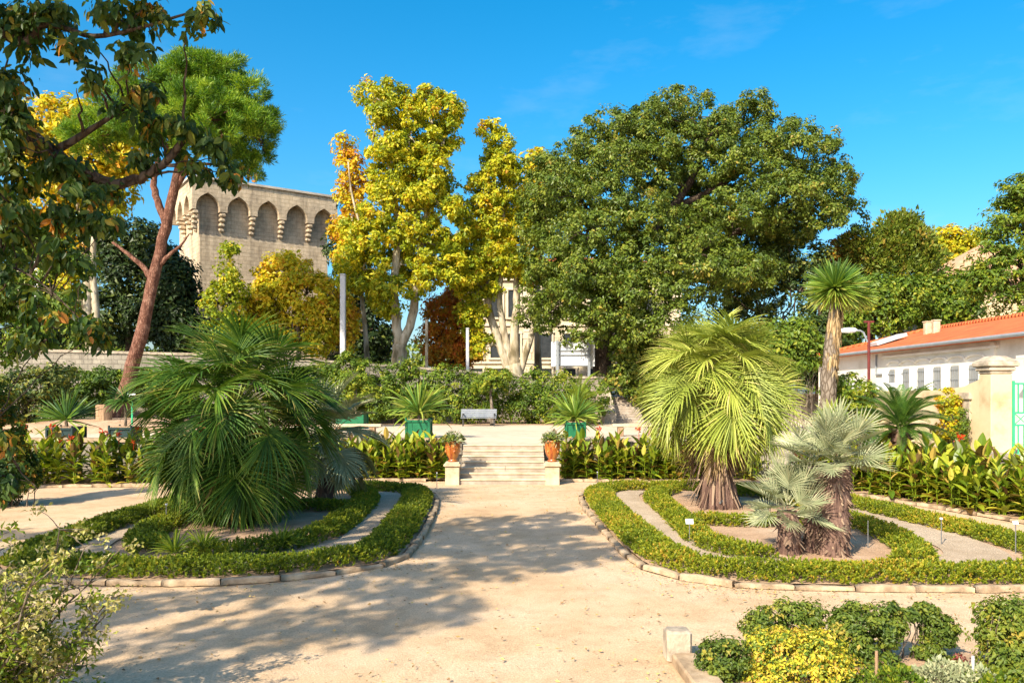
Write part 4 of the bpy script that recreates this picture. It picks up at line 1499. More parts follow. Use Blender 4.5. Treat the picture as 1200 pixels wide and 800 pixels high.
# dead fronds hanging under both crowns
vd = variants([-72], 4, M['drythatch'], lambda e: fan_frond(e, .8, .95, 34, 20, .6, .04, petbend=.1, keel=.6, spread=70))
for t_, (x_, y_, z_), n_ in (([o for o in COL.objects if o.name == "fan_palm"][0], (LPX, LPY, 2.2), 5), ([o for o in COL.objects if o.name == "fan_palm.001"][0], (RPX, RPY, 2.65), 7)):
    palm("", "", None, 0, None, None, [-72] * n_, vd, None, head=(x_, y_, z_), parent=t_, r0=.28, jit=10, dz=.1)

# silver fan palms
vs = variants([80, 60, 40, 20, 0, -20], 4, M['silver'], lambda e: fan_frond(e, .30, .52, 22, 8, .08, .028, keel=.28, spread=92, ns=4, pr=.008, petbend=.15))
b = G(926, 652)
palm("silver_palm", "short silver fan palm, left of the double trunked one", (b[0], b[1], .03), .62, M['silver'], None, els_range(30, 88, -10), vs,
     fibre_trunk(.20, .2, .17, M['palmbark'], 150, .16, .06, hang=-.5), r0=.08, head=(b[0] - .05, b[1], .80), jit=22)
b = G(970, 652)
t = thing("silver_palm", "silver fan palm with two shaggy leaning trunks in the right bed", "palm", (b[0], b[1], .03))
fibre_trunk(.27, .24, .2, M['palmbark'], 420, .13, .06, hang=-.6)(t, np.array([b[0] + .06, b[1] - .1, .02]), np.array([b[0] + .16, b[1] - .05, 1.62]))
fibre_trunk(.2, .2, .17, M['palmbark'], 260, .13, .06, hang=-.6)(t, np.array([b[0] - .2, b[1] + .22, .02]), np.array([b[0] - .02, b[1] + .2, 1.55]))
palm("", "", None, 0, M['silver'], None, els_range(32, 88, 0), vs, None, head=(b[0] + .14, b[1] - .05, 1.70), parent=t, r0=.09, jit=22)
palm("", "", None, 0, M['silver'], None, els_range(15, 66, -8), vs, None, head=(b[0] - .18, b[1] + .2, 1.6), parent=t, r0=.09, az0=1., jit=22)
b = G(379, 592)
palm("silver_palm", "grey silver fan palm half hidden behind the big dark palm", (b[0], b[1], .03), 1.2, M['silver'], None, els_range(46, 80, -50),
     variants([80, 50, 15, -20, -45], 3, M['silver'], lambda e: fan_frond(e, .62, .85, 26, 25, .5, .06, keel=.2, spread=100, ns=5, pr=.01)),
     fibre_trunk(.26, .22, .2, M['palmbark'], 160, .16, .07, hang=-.6), r0=.1, head=(b[0] + .15, b[1], 1.75))

# the tall tree yucca
c = P3(966, 520, 28)
t = thing("tree_yucca", "tall tree yucca with two spiky heads above a skirt of dry leaves", "tree yucca", (c[0], 28, TZ))
top = P3(980, 345, 28)
base = np.array([c[0], 28, TZ - .05])
p = bend_path(base, top, 14, .006)
MB().tube(p, np.linspace(.32, .19, 14), 14, rough=.07).build("trunk", M['greybark'], t, smooth=True)
n = 520
k = rng.uniform(.52, .94, n)
az = rng.random(n) * 2 * math.pi
q = np.linspace(0, 1, 14)
cc = np.stack([np.interp(k, q, p[:, j]) for j in range(3)], 1)
oo = np.stack([np.cos(az), np.sin(az), np.zeros(n)], 1)
strips(MB(), cc + oo * .17, nrm(oo * .2 + [0, 0, -1]), oo, rng.uniform(.3, .65, n), .07, 4, .8, tint=rng.random(n)).build("dry_skirt", M['drythatch'], t)
for hd, nn, L in ((P3(978, 338, 27.9), 620, 1.05), (P3(1002, 346, 28.5), 360, .75)):
    d = runit(nn)
    zz = rng.uniform(-.85, 1, nn)
    d[:, 2] = zz * np.linalg.norm(d[:, :2], axis=1) / np.sqrt(np.maximum(.03, 1 - zz ** 2))
    d = nrm(d)
    strips(MB(), hd + d * .1, d, runit(nn) + [0, 0, .7], L * rng.uniform(.75, 1.1, nn), .068, 5, .22, prof=lambda z: (.75 + .9 * z) * (1 - z) ** .6 if z < 1 else 0,
           tint=np.clip(.62 - .30 * d[:, 2] + rng.normal(size=nn) * .15, 0, 1)).build("leaf_head", M['yucca'], t)

# sago palm on the right terrace
c = P3(1057, 520, 22.6)
t = thing("sago_palm", "dark green sago palm with arching feather leaves before the ochre wall", "palm", (c[0], 22.6, TZ))
fibre_trunk(.24, .26, .24, M['palmbark'], 160, .18, .1, hang=.4)(t, np.array([c[0], 22.6, TZ - .05]), np.array([c[0] - .03, 22.6, TZ + .75]))


def feather(e0, L, W=.016, nl=64):
    mb = MB()
    a, p = R(e0), np.zeros(3)
    pts, an = [p.copy()], [a]
    for k in range(14):
        p = p + np.array([math.cos(a), 0, math.sin(a)]) * L / 14
        a -= .055 + .03 * k / 14
        pts.append(p.copy())
        an.append(a)
    mb.tube(pts, np.linspace(.016, .004, 15), 5, tint=.8)
    pts, an = np.array(pts), np.array(an)
    s = np.linspace(1.5, 13.8, nl)
    og = np.stack([np.interp(s, np.arange(15), pts[:, j]) for j in range(3)], 1)
    aa = np.interp(s, np.arange(15), an)
    T_ = np.stack([np.cos(aa), 0 * aa, np.sin(aa)], 1)
    U_ = np.stack([-np.sin(aa), 0 * aa, np.cos(aa)], 1)
    ln = .20 * np.sin(np.clip(s / 14, .12, .97) * math.pi) ** .5
    for sg in (-1, 1):
        strips(mb, og, T_ * .55 + U_ * .45 + np.array([0, sg * 1., 0]), U_, ln, W, 3, .15, fold=.2, tint=rng.uniform(.2, .75, nl))
    return mb


vc = variants([75, 55, 35, 15, -5], 2, M['cycad'], lambda e: feather(e, 1.35))
palm("", "", None, 0, M['cycad'], None, els_range(64, 80, -12), vc, None, head=(c[0] - .03, 22.6, TZ + .78), parent=t, r0=.1)
# small pale rosettes beside the yucca foot and the far yellow palm
b = P3(974, 480, 25.5)
yucca("agave", "bright yellow green rosette at the foot of the tall yucca", (b[0], 25.5, 1.75), 60, .62, .07, M['yucca'], trunk=.2, up=.6, grav=(0, .4), tint=(.6, 1))
b = P3(678, 490, 43)
vy = variants([75, 45, 10, -20], 2, M['bright'], lambda e: feather(e, 1.9, .03, 50))
t = thing("feather_palm", "yellowing feather palm with arching leaves under the white board", "palm", (b[0], 43, TZ))
fibre_trunk(.2, .2, .2, M['palmbark'], 60, .3, .1)(t, np.array([b[0], 43, TZ - .05]), np.array([b[0], 43, TZ + 1.0]))
palm("", "", None, 0, None, None, els_range(34, 80, -30), vy, None, head=(b[0], 43, TZ + 1.1), parent=t, r0=.1)


# ================================================================== LOW HEDGES
def hedge(label, pts, width, hgt, dens, L, mat, closed=False, zb=.05, name="low_hedge", tm=.45):
    p = resample(smooth(pts, 2, closed), .1, closed)
    if closed:
        p = np.concatenate([p, p[:1]])
    seg = np.linalg.norm(np.diff(p, axis=0), axis=1)
    s = np.concatenate([[0], np.cumsum(seg)])
    n = int(s[-1] * width * dens)
    q = rng.random(n) * s[-1]
    tn = nrm(np.gradient(p, axis=0))
    c = np.stack([np.interp(q, s, p[:, j]) for j in range(2)], 1)
    tg = np.stack([np.interp(q, s, tn[:, j]) for j in range(2)], 1)
    nn = np.stack([-tg[:, 1], tg[:, 0]], 1)
    u = rng.uniform(-1, 1, n)
    u = np.sign(u) * np.abs(u) ** .85
    ph = rng.random(6) * 6.28
    x, y = c[:, 0] + nn[:, 0] * u * width / 2, c[:, 1] + nn[:, 1] * u * width / 2
    lump = .5 + .42 * (np.sin(3.1 * x + ph[0] + 1.7 * np.sin(2.3 * y + ph[1])) * np.sin(3.7 * y + ph[2]) * .6 + np.sin(9 * x + ph[3]) * np.sin(8 * y + ph[4]) * .4)
    edge = .08 * np.sin(5 * q + ph[5]) + .06 * np.sin(13 * q)
    u2 = np.abs(u) / (1 + edge)
    top = hgt * np.clip(1 - u2 ** 4, .12, 1) ** .6 * (.74 + .42 * lump)
    z = zb + top * (.92 - .86 * rng.random(n) ** 1.7)
    pos = np.stack([x, y, z], 1)
    out = np.stack([nn[:, 0] * np.sign(u) * u2 ** 3, nn[:, 1] * np.sign(u) * u2 ** 3, np.full(n, .8)], 1)
    sd = nrm(out + runit(n) * .55)
    # every point carries a leafy sprig
    k = 9
    sl_ = L * rng.uniform(.7, 1.7, n)
    tt = np.tile(np.linspace(.15, 1, k), n)
    si = np.repeat(np.arange(n), k)
    rad = runit(n * k)
    rad = nrm(rad - sd[si] * (rad * sd[si]).sum(1, keepdims=True) * .8)
    pp = pos[si] + sd[si] * (tt * sl_[si])[:, None]
    D = nrm(sd[si] * (.35 + .9 * tt[:, None]) + rad * (1.15 - .6 * tt[:, None]))
    N_ = nrm(sd[si] * .8 - rad * .4 + runit(n * k) * .35 + [0, 0, .3])
    ln = L * rng.uniform(.6, 1.15, n * k)
    patch = np.sin(1.9 * x + ph[1]) * np.sin(1.6 * y + ph[3])
    V = leafquads(pp, D, N_, ln, ln * .58)
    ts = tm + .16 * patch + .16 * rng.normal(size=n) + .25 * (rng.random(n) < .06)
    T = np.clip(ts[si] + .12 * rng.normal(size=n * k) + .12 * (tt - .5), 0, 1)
    o = MB().quads(V, T).build(name, mat, loc=(*p[0], zb))
    tag(o, label, "hedge")
    return o


def ringpart(ring, d, y_from=None):
    return inset(ring, d)


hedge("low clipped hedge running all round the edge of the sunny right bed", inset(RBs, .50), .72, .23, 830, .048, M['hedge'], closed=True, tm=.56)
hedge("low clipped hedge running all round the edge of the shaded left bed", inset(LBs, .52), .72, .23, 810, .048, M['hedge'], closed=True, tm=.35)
hedge("inner low hedge bending past the white plant label, left of the silver palms", [(4.5, 22.6), (3.75, 21.4), (3.68, 18.5), (3.6, 16.0), (3.55, 14.4), (4.3, 13.3)], .56, .23, 830, .048, M['hedge'], tm=.54)
hedge("low hedge strip crossing the right bed between big pale palm and silver palms", [(3.95, 17.3), (5.0, 16.9), (6.5, 16.9), (7.3, 17.2)], .60, .22, 830, .048, M['hedge'], tm=.54)
hedge("inner low hedge on the right side of the right bed behind the double trunk", [(5.2, 22.5), (7.0, 21.6), (7.35, 18), (7.3, 15), (6.9, 13.5), (6.3, 12.7)], .56, .23, 830, .048, M['hedge'], tm=.54)
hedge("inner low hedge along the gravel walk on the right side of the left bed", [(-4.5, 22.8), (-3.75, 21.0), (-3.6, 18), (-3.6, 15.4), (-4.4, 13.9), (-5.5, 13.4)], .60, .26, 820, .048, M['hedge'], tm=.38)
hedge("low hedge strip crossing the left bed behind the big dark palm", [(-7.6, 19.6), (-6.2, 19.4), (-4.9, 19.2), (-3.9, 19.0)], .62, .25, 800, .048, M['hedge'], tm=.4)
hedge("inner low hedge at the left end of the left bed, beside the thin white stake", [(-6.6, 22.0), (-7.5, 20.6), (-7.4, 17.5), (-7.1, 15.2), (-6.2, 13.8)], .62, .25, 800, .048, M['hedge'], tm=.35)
# tufts of longer grass-like plants in the front of the left bed
for (px, py, lab) in ((205, 655, "bright tuft of strappy leaves at the front left of the left bed"), (238, 652, "bright arching tuft near the palm trunk, right of a similar tuft"), (330, 648, "low strappy tuft right of the dark palm's trunk")):
    g = G(px, py)
    yucca("grass_tuft", lab, (g[0], g[1], .05), 90, .42, .022, M['bright'], up=1.0, grav=(.6, 2.0), tint=(.2, .8))


# ================================================================== CANNAS
def canna_mesh(hgt, nst):
    mb = MB()
    for s in range(nst):
        b = np.array([rng.normal() * .13, rng.normal() * .13, 0])
        h_ = hgt * rng.uniform(.75, 1.08)
        lean = rng.normal(size=2) * .08
        topp = b + [lean[0], lean[1], h_ * .8]
        mb.tube([b, (b + topp) / 2 + rng.normal(size=3) * .01, topp], [.018, .015, .009], 5, tint=.5)
        nl = rng.integers(9, 13)
        k = np.linspace(.08, 1, nl)
        az = rng.random() * 6.28 + np.arange(nl) * 2.6 + rng.normal(size=nl) * .4
        og = b + (topp - b) * k[:, None]
        e = R(1) * (5 + 56 * k ** 1.3 + rng.normal(size=nl) * 16)
        d = np.stack([np.cos(az) * np.cos(e), np.sin(az) * np.cos(e), np.sin(e)], 1)
        nv = np.stack([-np.cos(az) * np.sin(e), -np.sin(az) * np.sin(e), np.cos(e)], 1)
        L = hgt * rng.uniform(.22, .36, nl)
        ti = np.clip(rng.normal(.58, .24, nl) + .30 * (k < .3) * rng.random(nl), .12, 1)
        ti = np.where(rng.random(nl) < .10, rng.uniform(0, .12, nl), ti)
        strips(mb, og, d, nv, L, L * .38, 5, rng.uniform(.3, 1.1, nl), prof=lambda z: math.sin(math.pi * min(1, .04 + z * .96) ** .8) ** .85 if z < 1 else 0, fold=.22, tint=ti)
    return mb


def flower_mesh():
    mb = MB()
    n = 14
    d = nrm(rng.normal(size=(n, 3)) * [1, 1, .6] + [0, 0, .5])
    mb.tube([(0, 0, -.28), (0, 0, 0)], [.010, .008], 5, tint=.2)
    strips(mb, np.zeros((n, 3)) + rng.normal(size=(n, 3)) * [.02, .02, .05], d, runit(n), .11, .06, 3, .6)
    return mb


def keepmesh(mb, name, mat):
    o = mb.build(name, mat)
    me = o.data
    bpy.data.objects.remove(o)
    return me


CM = [keepmesh(canna_mesh(1.4, rng.integers(2, 5)), "canna_plant", M['canna']) for _ in range(9)]
FM = [keepmesh(flower_mesh(), "flower", M['redflower']) for _ in range(3)]


def canna(x, y, sc, label, group, fl=False):
    o = bpy.data.objects.new("canna_plant", CM[rng.integers(len(CM))])
    COL.objects.link(o)
    o.location = (x, y, .04)
    o.rotation_euler = (0, 0, rng.random() * 6.28)
    o.scale = (sc * 1.1, sc * 1.1, sc)
    if fl:
        f_ = bpy.data.objects.new("flower", FM[rng.integers(3)])
        COL.objects.link(f_)
        f_.parent = o
        f_.location = (.05, 0, 1.5)
    return tag(o, label, "canna", group)


gl = "cannas left of the steps"
for x in np.arange(-6.6, -2.2, .36):
    for r_ in range(3):
        canna(x + rng.normal() * .08, 26.2 + .34 * r_ + rng.normal() * .05 + max(0, 0), rng.uniform(.72, .95) + .08 * r_, "broad leaved canna plant in the sunny border between the dark palm and the steps", gl)
gs = "shaded cannas at the far left"
for x in np.arange(-19.4, -6.9, .5):
    for r_ in range(3):
        y0 = float(np.interp(x, [p[0] for p in CL], [p[1] for p in CL]))
        canna(x + rng.normal() * .12, y0 + .35 + .62 * r_ + rng.normal() * .1, rng.uniform(.8, 1.0) + .1 * r_, "broad leaved canna plant in the shaded border behind the left bed", gs, fl=rng.random() < .3)
gr_ = "cannas right of the steps"
for x in np.arange(1.75, 8.0, .38):
    for r_ in range(3):
        y0 = 26.05 - .03 * (x - 1.5)
        canna(x + rng.normal() * .08, y0 + .36 * r_ + rng.normal() * .05, rng.uniform(.72, .95) + .1 * r_, "broad leaved canna plant in the border between the steps and the pale palm", gr_, fl=(r_ == 2 and rng.random() < .3))
gq = "cannas along the side path at the right"
cq = resample(np.array([(8.6, 24.3), (9.6, 22.3), (10.6, 19.7), (11.35, 17.6), (12.0, 15.4)]), .36, False)
tq = nrm(np.gradient(cq, axis=0))
for (x, y), (tx, ty) in zip(cq, tq):
    for r_ in range(4):
        d_ = .3 + .40 * r_
        canna(x - ty * d_ + rng.normal() * .09, y + tx * d_ + rng.normal() * .09, rng.uniform(.74, .92) + .09 * r_, "broad leaved canna plant in the dense border along the side path at the right", gq, fl=(r_ == 3 and rng.random() < .03))

# ================================================================== FOREGROUND PLANTS
def fg(px, py, rx, ry, D, dep=None):
    return pxlobes([(px, py, rx, ry, 0) + ((dep,) if dep else ())], D)[0]


bush("box_bush", "small round dark green bush beside the square corner stone", "bush", [fg(848, 775, 28, 29, 8.0)], M['box'], 90, .10, 60, .036, tmid=.4, tleaf=.12)
bush("box_bush", "green bush with an uneven top growing behind the yellow bush", "bush", [fg(922, 728, 42, 24, 8.9), fg(895, 738, 22, 22, 8.9), fg(950, 722, 20, 16, 8.9), fg(940, 760, 36, 40, 8.9), fg(900, 765, 30, 36, 8.9)], M['box'], 150, .11, 60, .040, tmid=.55, tleaf=.12)
bush("yellow_bush", "bright golden yellow variegated bush at the bottom right", "bush", [fg(930, 778, 58, 44, 8.1), fg(905, 762, 35, 28, 8.1), fg(955, 772, 44, 34, 8.0), fg(930, 812, 66, 40, 7.9), fg(975, 790, 28, 22, 7.9)], M['yellowbush'], 300, .085, 60, .034, tmid=.46, tclump=.2, tleaf=.3)
bush("box_bush", "tall ragged dark box bush behind the wooden stake", "bush", [fg(1012, 745, 36, 36, 8.5), fg(988, 738, 14, 30, 8.5), fg(1035, 728, 24, 24, 8.5), fg(1000, 718, 14, 14, 8.5), fg(1018, 785, 40, 36, 8.4)], M['box'], 210, .085, 60, .038, tmid=.5, tleaf=.12)
bush("box_bush", "narrow box bush trained into an arch right of the wooden stake", "bush", [fg(1099, 735, 20, 22, 8.55), fg(1100, 760, 17, 26, 8.55), fg(1098, 788, 16, 24, 8.5), fg(1064, 719, 16, 9, 8.55, .1), fg(1082, 716, 16, 9, 8.55, .1), fg(1060, 795, 34, 14, 8.45, .2), fg(1079, 764, 8, 9, 8.55, .08)], M['box'], 190, .065, 60, .036, tmid=.5, tleaf=.12, inner=.05)
bush("box_bush", "loose shrub with yellowish shoots at the bottom right corner", "bush", [fg(1180, 745, 28, 32, 8.0), fg(1198, 730, 30, 30, 8.0), fg(1162, 718, 12, 16, 8.0), fg(1158, 745, 12, 10, 8.0), fg(1190, 785, 38, 40, 7.9)], M['box'], 210, .11, 50, .042, tmid=.66, tleaf=.12)
bush("herb_clump", "pale grey herb clump at the bottom between the arch and the corner shrub", "plant", [fg(1102, 800, 26, 22, 7.9), fg(1135, 802, 26, 20, 7.8)], M['silver'], 90, .09, 44, .04, stems=False, mode='needle')
bush("herb_clump", "low green herbs along the bottom edge under the ragged box bush", "plant", [fg(1050, 802, 34, 18, 7.9), fg(1010, 808, 24, 16, 7.8)], M['mid'], 80, .08, 44, .04, stems=False, mode='needle')
bush("herb_clump", "low light green herbs along the bottom edge before the corner shrub", "plant", [fg(1165, 804, 32, 16, 7.7)], M['bright'], 60, .08, 44, .04, stems=False, mode='needle')
bush("red_herb", "small purplish red plant before the arch shaped bush", "plant", [fg(1126, 778, 6, 12, 8.0), fg(1133, 786, 6, 6, 8.0)], M['redleaf'], 14, .04, 26, .03, stems=False)
for px, py0, py1, D, lab, mat in ((1027, 762, 812, 7.9, "orange brown wooden stake before the ragged box bush", 'wood'), (1140, 768, 812, 7.8, "pale grey stake standing in the pale herb clump", 'grey')):
    a, b = P3(px, py1, D), P3(px, py0, D)
    o = MB().tube([(a[0], D, 0), (a[0], D, b[2])], [.017, .015], 8).build("stake", M[mat], loc=(a[0], D, 0))
    tag(o, lab, "stake")

# twiggy shrub at the lower left
t = thing("twiggy_shrub", "twiggy shrub with pale dry clusters at the lower left corner", "shrub", (-4.75, 6.6, 0))
sb, V_, T_ = MB(), [], []
lv = MB()
for k in range(44):
    tip = P3(rng.uniform(-60, 125), rng.uniform(625, 780), rng.uniform(6.4, 7.4))
    if k < 6:
        tip = P3([130, 120, 100, 110, 70, 95][k], [700, 665, 640, 735, 620, 760][k], 6.9)
    if k >= 18:
        tip = P3(rng.uniform(-90, 40), rng.uniform(640, 790), rng.uniform(6.2, 7.4))
    root = np.array([-4.7 + rng.normal() * .15, 6.6 + rng.normal() * .15, 0])
    p = bend_path(root, tip, 9, .05, -.10)
    sb.tube(p, np.linspace(.022, .005, 9), 6, tint=.5)
    for j in range(3, 9):
        for r_ in range(3):
            e = p[j] + rng.normal(size=3) * [.13, .12, .10] + [0, 0, .06]
            sb.tube(bend_path(p[j], e, 4, .06), [.006, .005, .004, .003], 4)
            n = 22
            dd = runit(n) + [0, 0, -.1]
            pale = rng.random() < .64
            V = leafquads(e + rng.normal(size=(n, 3)) * .035, dd, runit(n) + [0, 0, .7], rng.uniform(.03, .075, n), rng.uniform(.016, .034, n), .2)
            if pale:
                V_.append(V)
                T_.append(rng.uniform(.2, 1, n))
            else:
                lv.quads(leafquads(e + rng.normal(size=(n, 3)) * .05, dd, runit(n) + [0, 0, .7], rng.uniform(.05, .10, n), rng.uniform(.02, .035, n), .2), rng.uniform(.1, .9, n))
sb.build("stem", M['greybark'], t)
MB().quads(np.concatenate(V_), np.concatenate(T_)).build("dry_clusters", M['palegrey'], t)
lv.build("leaves", M['bright'], t)

# ================================================================== TREES AND SHRUBS FARTHER BACK
# tall hedge on the terrace, with two small trees in front of it
hl = []
for px in range(372, 706, 18):
    D = 45.5 - (px - 372) * .002
    top = 428 + rng.normal() * 5 + (9 if px > 560 else 0) - (8 if px < 440 else 0)
    hl.append((px, (top + 492) / 2, 17, (492 - top) / 2 + 3, rng.normal() * .3, .95))
hl = pxlobes(hl, 45.2)
bush("tall_hedge", "tall loose green hedge along the back of the terrace behind the grey bench", "hedge", hl, M['mid'], 900, .36, 60, .13, base=(-3, 45, TZ), tmid=.52, tclump=.16, up=.5)
b = P3(575, 497, 43.6)
tree("small_tree", "small bright green tree with a bare pinkish trunk beside the grey bench", "tree", 43.6, [([(577, 497), (577, 478), (575, 462)], .12, .07)], [(574, 447, 15, 13), (584, 441, 13, 10), (566, 453, 11, 9)], M['bright'], M['greybark'], 50, .28, 40, .13, zb=TZ, twigs=12, twig_r=.02)
tree("small_tree", "small leafy green tree behind the wide green planter at the left of the hedge", "tree", 41, [([(414, 497), (416, 480), (417, 468)], .09, .06)], [(418, 455, 20, 18), (410, 445, 15, 12), (428, 462, 14, 10)], M['bright'], M['greybark'], 60, .30, 40, .14, zb=TZ + .6, twigs=12, twig_r=.02)
# shrubs below the retaining wall at the left
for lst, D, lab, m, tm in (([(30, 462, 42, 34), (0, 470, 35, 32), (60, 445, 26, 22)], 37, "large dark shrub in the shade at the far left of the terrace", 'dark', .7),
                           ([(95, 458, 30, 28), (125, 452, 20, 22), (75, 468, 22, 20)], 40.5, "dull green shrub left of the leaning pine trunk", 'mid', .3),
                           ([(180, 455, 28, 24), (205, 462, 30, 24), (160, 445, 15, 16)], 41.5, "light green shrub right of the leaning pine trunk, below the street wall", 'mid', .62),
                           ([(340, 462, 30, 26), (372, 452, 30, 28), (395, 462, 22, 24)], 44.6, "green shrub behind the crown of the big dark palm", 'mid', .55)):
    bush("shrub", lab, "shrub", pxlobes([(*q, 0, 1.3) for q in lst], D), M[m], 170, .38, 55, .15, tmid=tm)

# ---- leaning umbrella pine
tree("umbrella_pine", "leaning umbrella pine with reddish bark and a rounded bright green crown, left of the tower", "tree", 40,
     [([(140, 488), (152, 440), (165, 397), (178, 338), (191, 280), (203, 228), (213, 180), (222, 140)], .37, .17),
      ([(176, 325), (168, 312), (150, 297), (132, 284)], .16, .06), ([(186, 312), (197, 300), (212, 288), (222, 274)], .13, .03),
      ([(195, 262), (184, 235), (179, 212), (186, 192), (180, 160)], .20, .10), ([(205, 222), (225, 190), (255, 160)], .16, .08), ([(210, 190), (185, 160), (150, 135)], .15, .07)],
     [(232, 98, 46, 28), (275, 122, 40, 32), (195, 105, 42, 26, -1), (150, 135, 36, 30, -1), (302, 160, 20, 30), (245, 140, 52, 34, -2), (290, 190, 16, 20), (115, 160, 26, 26), (210, 135, 40, 28, 2), (205, 82, 24, 14), (255, 78, 20, 12)],
     M['pine'], M['pinebark'], 900, .36, 230, .20, .028, bgh=(120, .82, .58, (.7, .97)), mode='needle', up=.45, zb=1.5, tmid=.48, tclump=.24, twigs=200, twig_r=.035, flat=.7, inner=.04)

# ---- plane trees along the street
tree("plane_tree", "tallest yellow green plane tree with a forked pale trunk and twin topped crown", "tree", 52,
     [([(468, 436), (468, 420), (468, 405)], .52, .45), ([(468, 408), (463, 360), (461, 330), (468, 270), (458, 200), (452, 140)], .36, .12), ([(469, 408), (484, 375), (488, 330), (497, 270), (508, 200), (505, 140)], .33, .12),
      ([(461, 335), (430, 290), (412, 230), (408, 190)], .12, .04)],
     [(450, 122, 32, 27), (440, 145, 24, 26), (508, 135, 34, 34), (480, 160, 38, 40), (465, 200, 38, 44), (520, 165, 24, 40), (505, 200, 28, 40), (455, 245, 38, 36), (485, 255, 36, 36), (440, 280, 34, 34), (415, 275, 22, 30),
      (425, 315, 30, 32), (468, 310, 34, 34), (510, 295, 26, 32), (455, 345, 26, 24), (525, 250, 18, 24), (536, 280, 18, 28), (540, 320, 20, 24), (500, 330, 22, 24)],
     M['plane'], M['planebark'], 1500, .38, 46, .21, bgh=(170, .72, .9, (.55, .92)), zb=3.4, tmid=.33, tclump=.15, tleaf=.17, twigs=160, up=.35)
tree("plane_tree", "yellow plane tree with many pale stems in front of the stone facade", "tree", 54,
     [([(602, 441), (600, 428)], .7, .6), ([(598, 440), (585, 400), (572, 365), (570, 320), (575, 260), (582, 180)], .34, .10), ([(603, 440), (603, 390), (606, 350), (604, 315), (622, 295)], .36, .12), ([(600, 440), (592, 395), (584, 350), (590, 300), (590, 220)], .28, .10),
      ([(608, 440), (622, 395), (628, 365), (622, 330)], .26, .1), ([(606, 368), (622, 352), (642, 345)], .14, .06)],
     [(582, 165, 20, 22), (588, 195, 22, 28), (578, 225, 26, 28), (592, 240, 22, 30), (570, 262, 26, 28), (595, 280, 22, 26), (555, 290, 24, 26), (580, 305, 26, 22), (545, 320, 18, 20), (605, 310, 22, 16), (548, 255, 16, 24), (610, 270, 16, 24), (615, 300, 16, 20), (560, 335, 24, 18), (556, 365, 16, 22), (560, 400, 12, 18), (625, 325, 14, 16)],
     M['plane'], M['planebark'], 950, .38, 46, .21, bgh=(120, .66, .9, (.5, .9)), zb=3.5, tmid=.35, tclump=.15, tleaf=.17, twigs=110, up=.35)
tree("plane_tree", "sparse tall tree with orange gold leaves at the left of the twin topped plane", "tree", 53.5,
     [([(432, 436), (428, 380), (420, 320), (412, 250), (406, 180)], .2, .05)],
     [(405, 168, 11, 12), (410, 195, 14, 18), (420, 215, 14, 16), (402, 225, 13, 18), (415, 245, 16, 16), (400, 265, 12, 14), (408, 300, 16, 20)],
     M['planegold'], M['planebark'], 120, .5, 34, .26, zb=3.5, tmid=.6, twigs=90, twig_r=.03)
tree("plane_tree", "thin yellow tree rising between the slim plane and the big dark tree", "tree", 60,
     [([(630, 440), (630, 350), (628, 220)], .3, .08)], [(628, 195, 17, 18), (638, 215, 20, 22), (622, 240, 18, 24), (630, 280, 20, 24)], M['planegold'], M['planebark'], 110, .62, 55, .3, zb=3.4, tmid=.3, twigs=30)
tree("plane_tree", "yellow plane tree with a pale double trunk behind the leaning pine", "tree", 47,
     [([(108, 414), (105, 385), (102, 335), (100, 285), (85, 200)], .34, .15), ([(113, 412), (112, 360), (108, 300), (120, 190)], .26, .12)],
     [(70, 140, 38, 28), (105, 150, 36, 30), (60, 180, 36, 30), (110, 190, 40, 30), (85, 215, 40, 26), (130, 225, 28, 26), (60, 240, 30, 24), (78, 345, 16, 30), (70, 300, 14, 26), (95, 305, 14, 18), (150, 180, 26, 24)],
     M['planegold'], M['planebark'], 330, .62, 55, .27, zb=4.7, tmid=.33, twigs=70)
# ---- golden trees before the tower and behind the planes
tree("maple_tree", "rounded golden leaved tree directly before the tower's right half", "tree", 50.5,
     [([(350, 425), (350, 390), (345, 350)], .16, .08), ([(349, 400), (368, 370)], .1, .05)],
     [(335, 322, 34, 26), (360, 345, 34, 28), (318, 350, 30, 26), (345, 375, 40, 26), (385, 365, 24, 26), (305, 378, 22, 20), (372, 395, 24, 20), (392, 345, 14, 16)],
     M['planegold'], M['greybark'], 330, .5, 58, .22, zb=4.3, tmid=.30, tclump=.15, twigs=60)
tree("maple_tree", "slender olive green young tree before the left edge of the tower", "tree", 49.5,
     [([(268, 420), (268, 370), (268, 310)], .1, .04)],
     [(268, 298, 13, 13), (262, 322, 18, 16), (275, 340, 18, 16), (255, 355, 18, 20), (280, 370, 20, 20), (262, 388, 22, 18)],
     M['plane'], M['greybark'], 130, .42, 42, .2, zb=4.7, tmid=.16, twigs=50)
tree("maple_tree", "small orange leaved tree beside the square concrete post", "tree", 51.5, [([(398, 432), (398, 390)], .09, .05)],
     [(400, 355, 14, 14), (408, 370, 16, 16), (398, 395, 16, 18), (412, 400, 12, 14)], M['planegold'], M['greybark'], 80, .42, 44, .22, zb=4.1, tmid=.62, twigs=20)
tree("maple_tree", "orange and rust coloured tree between the two plane trees", "tree", 57.5,
     [([(530, 440), (530, 410), (525, 380)], .16, .08)],
     [(520, 368, 24, 22), (538, 385, 24, 24), (512, 395, 22, 22), (528, 412, 30, 20), (552, 402, 16, 20), (535, 350, 18, 18)],
     M['orange'], M['darkbark'], 230, .55, 56, .22, zb=3.5, tmid=.55, twigs=40)
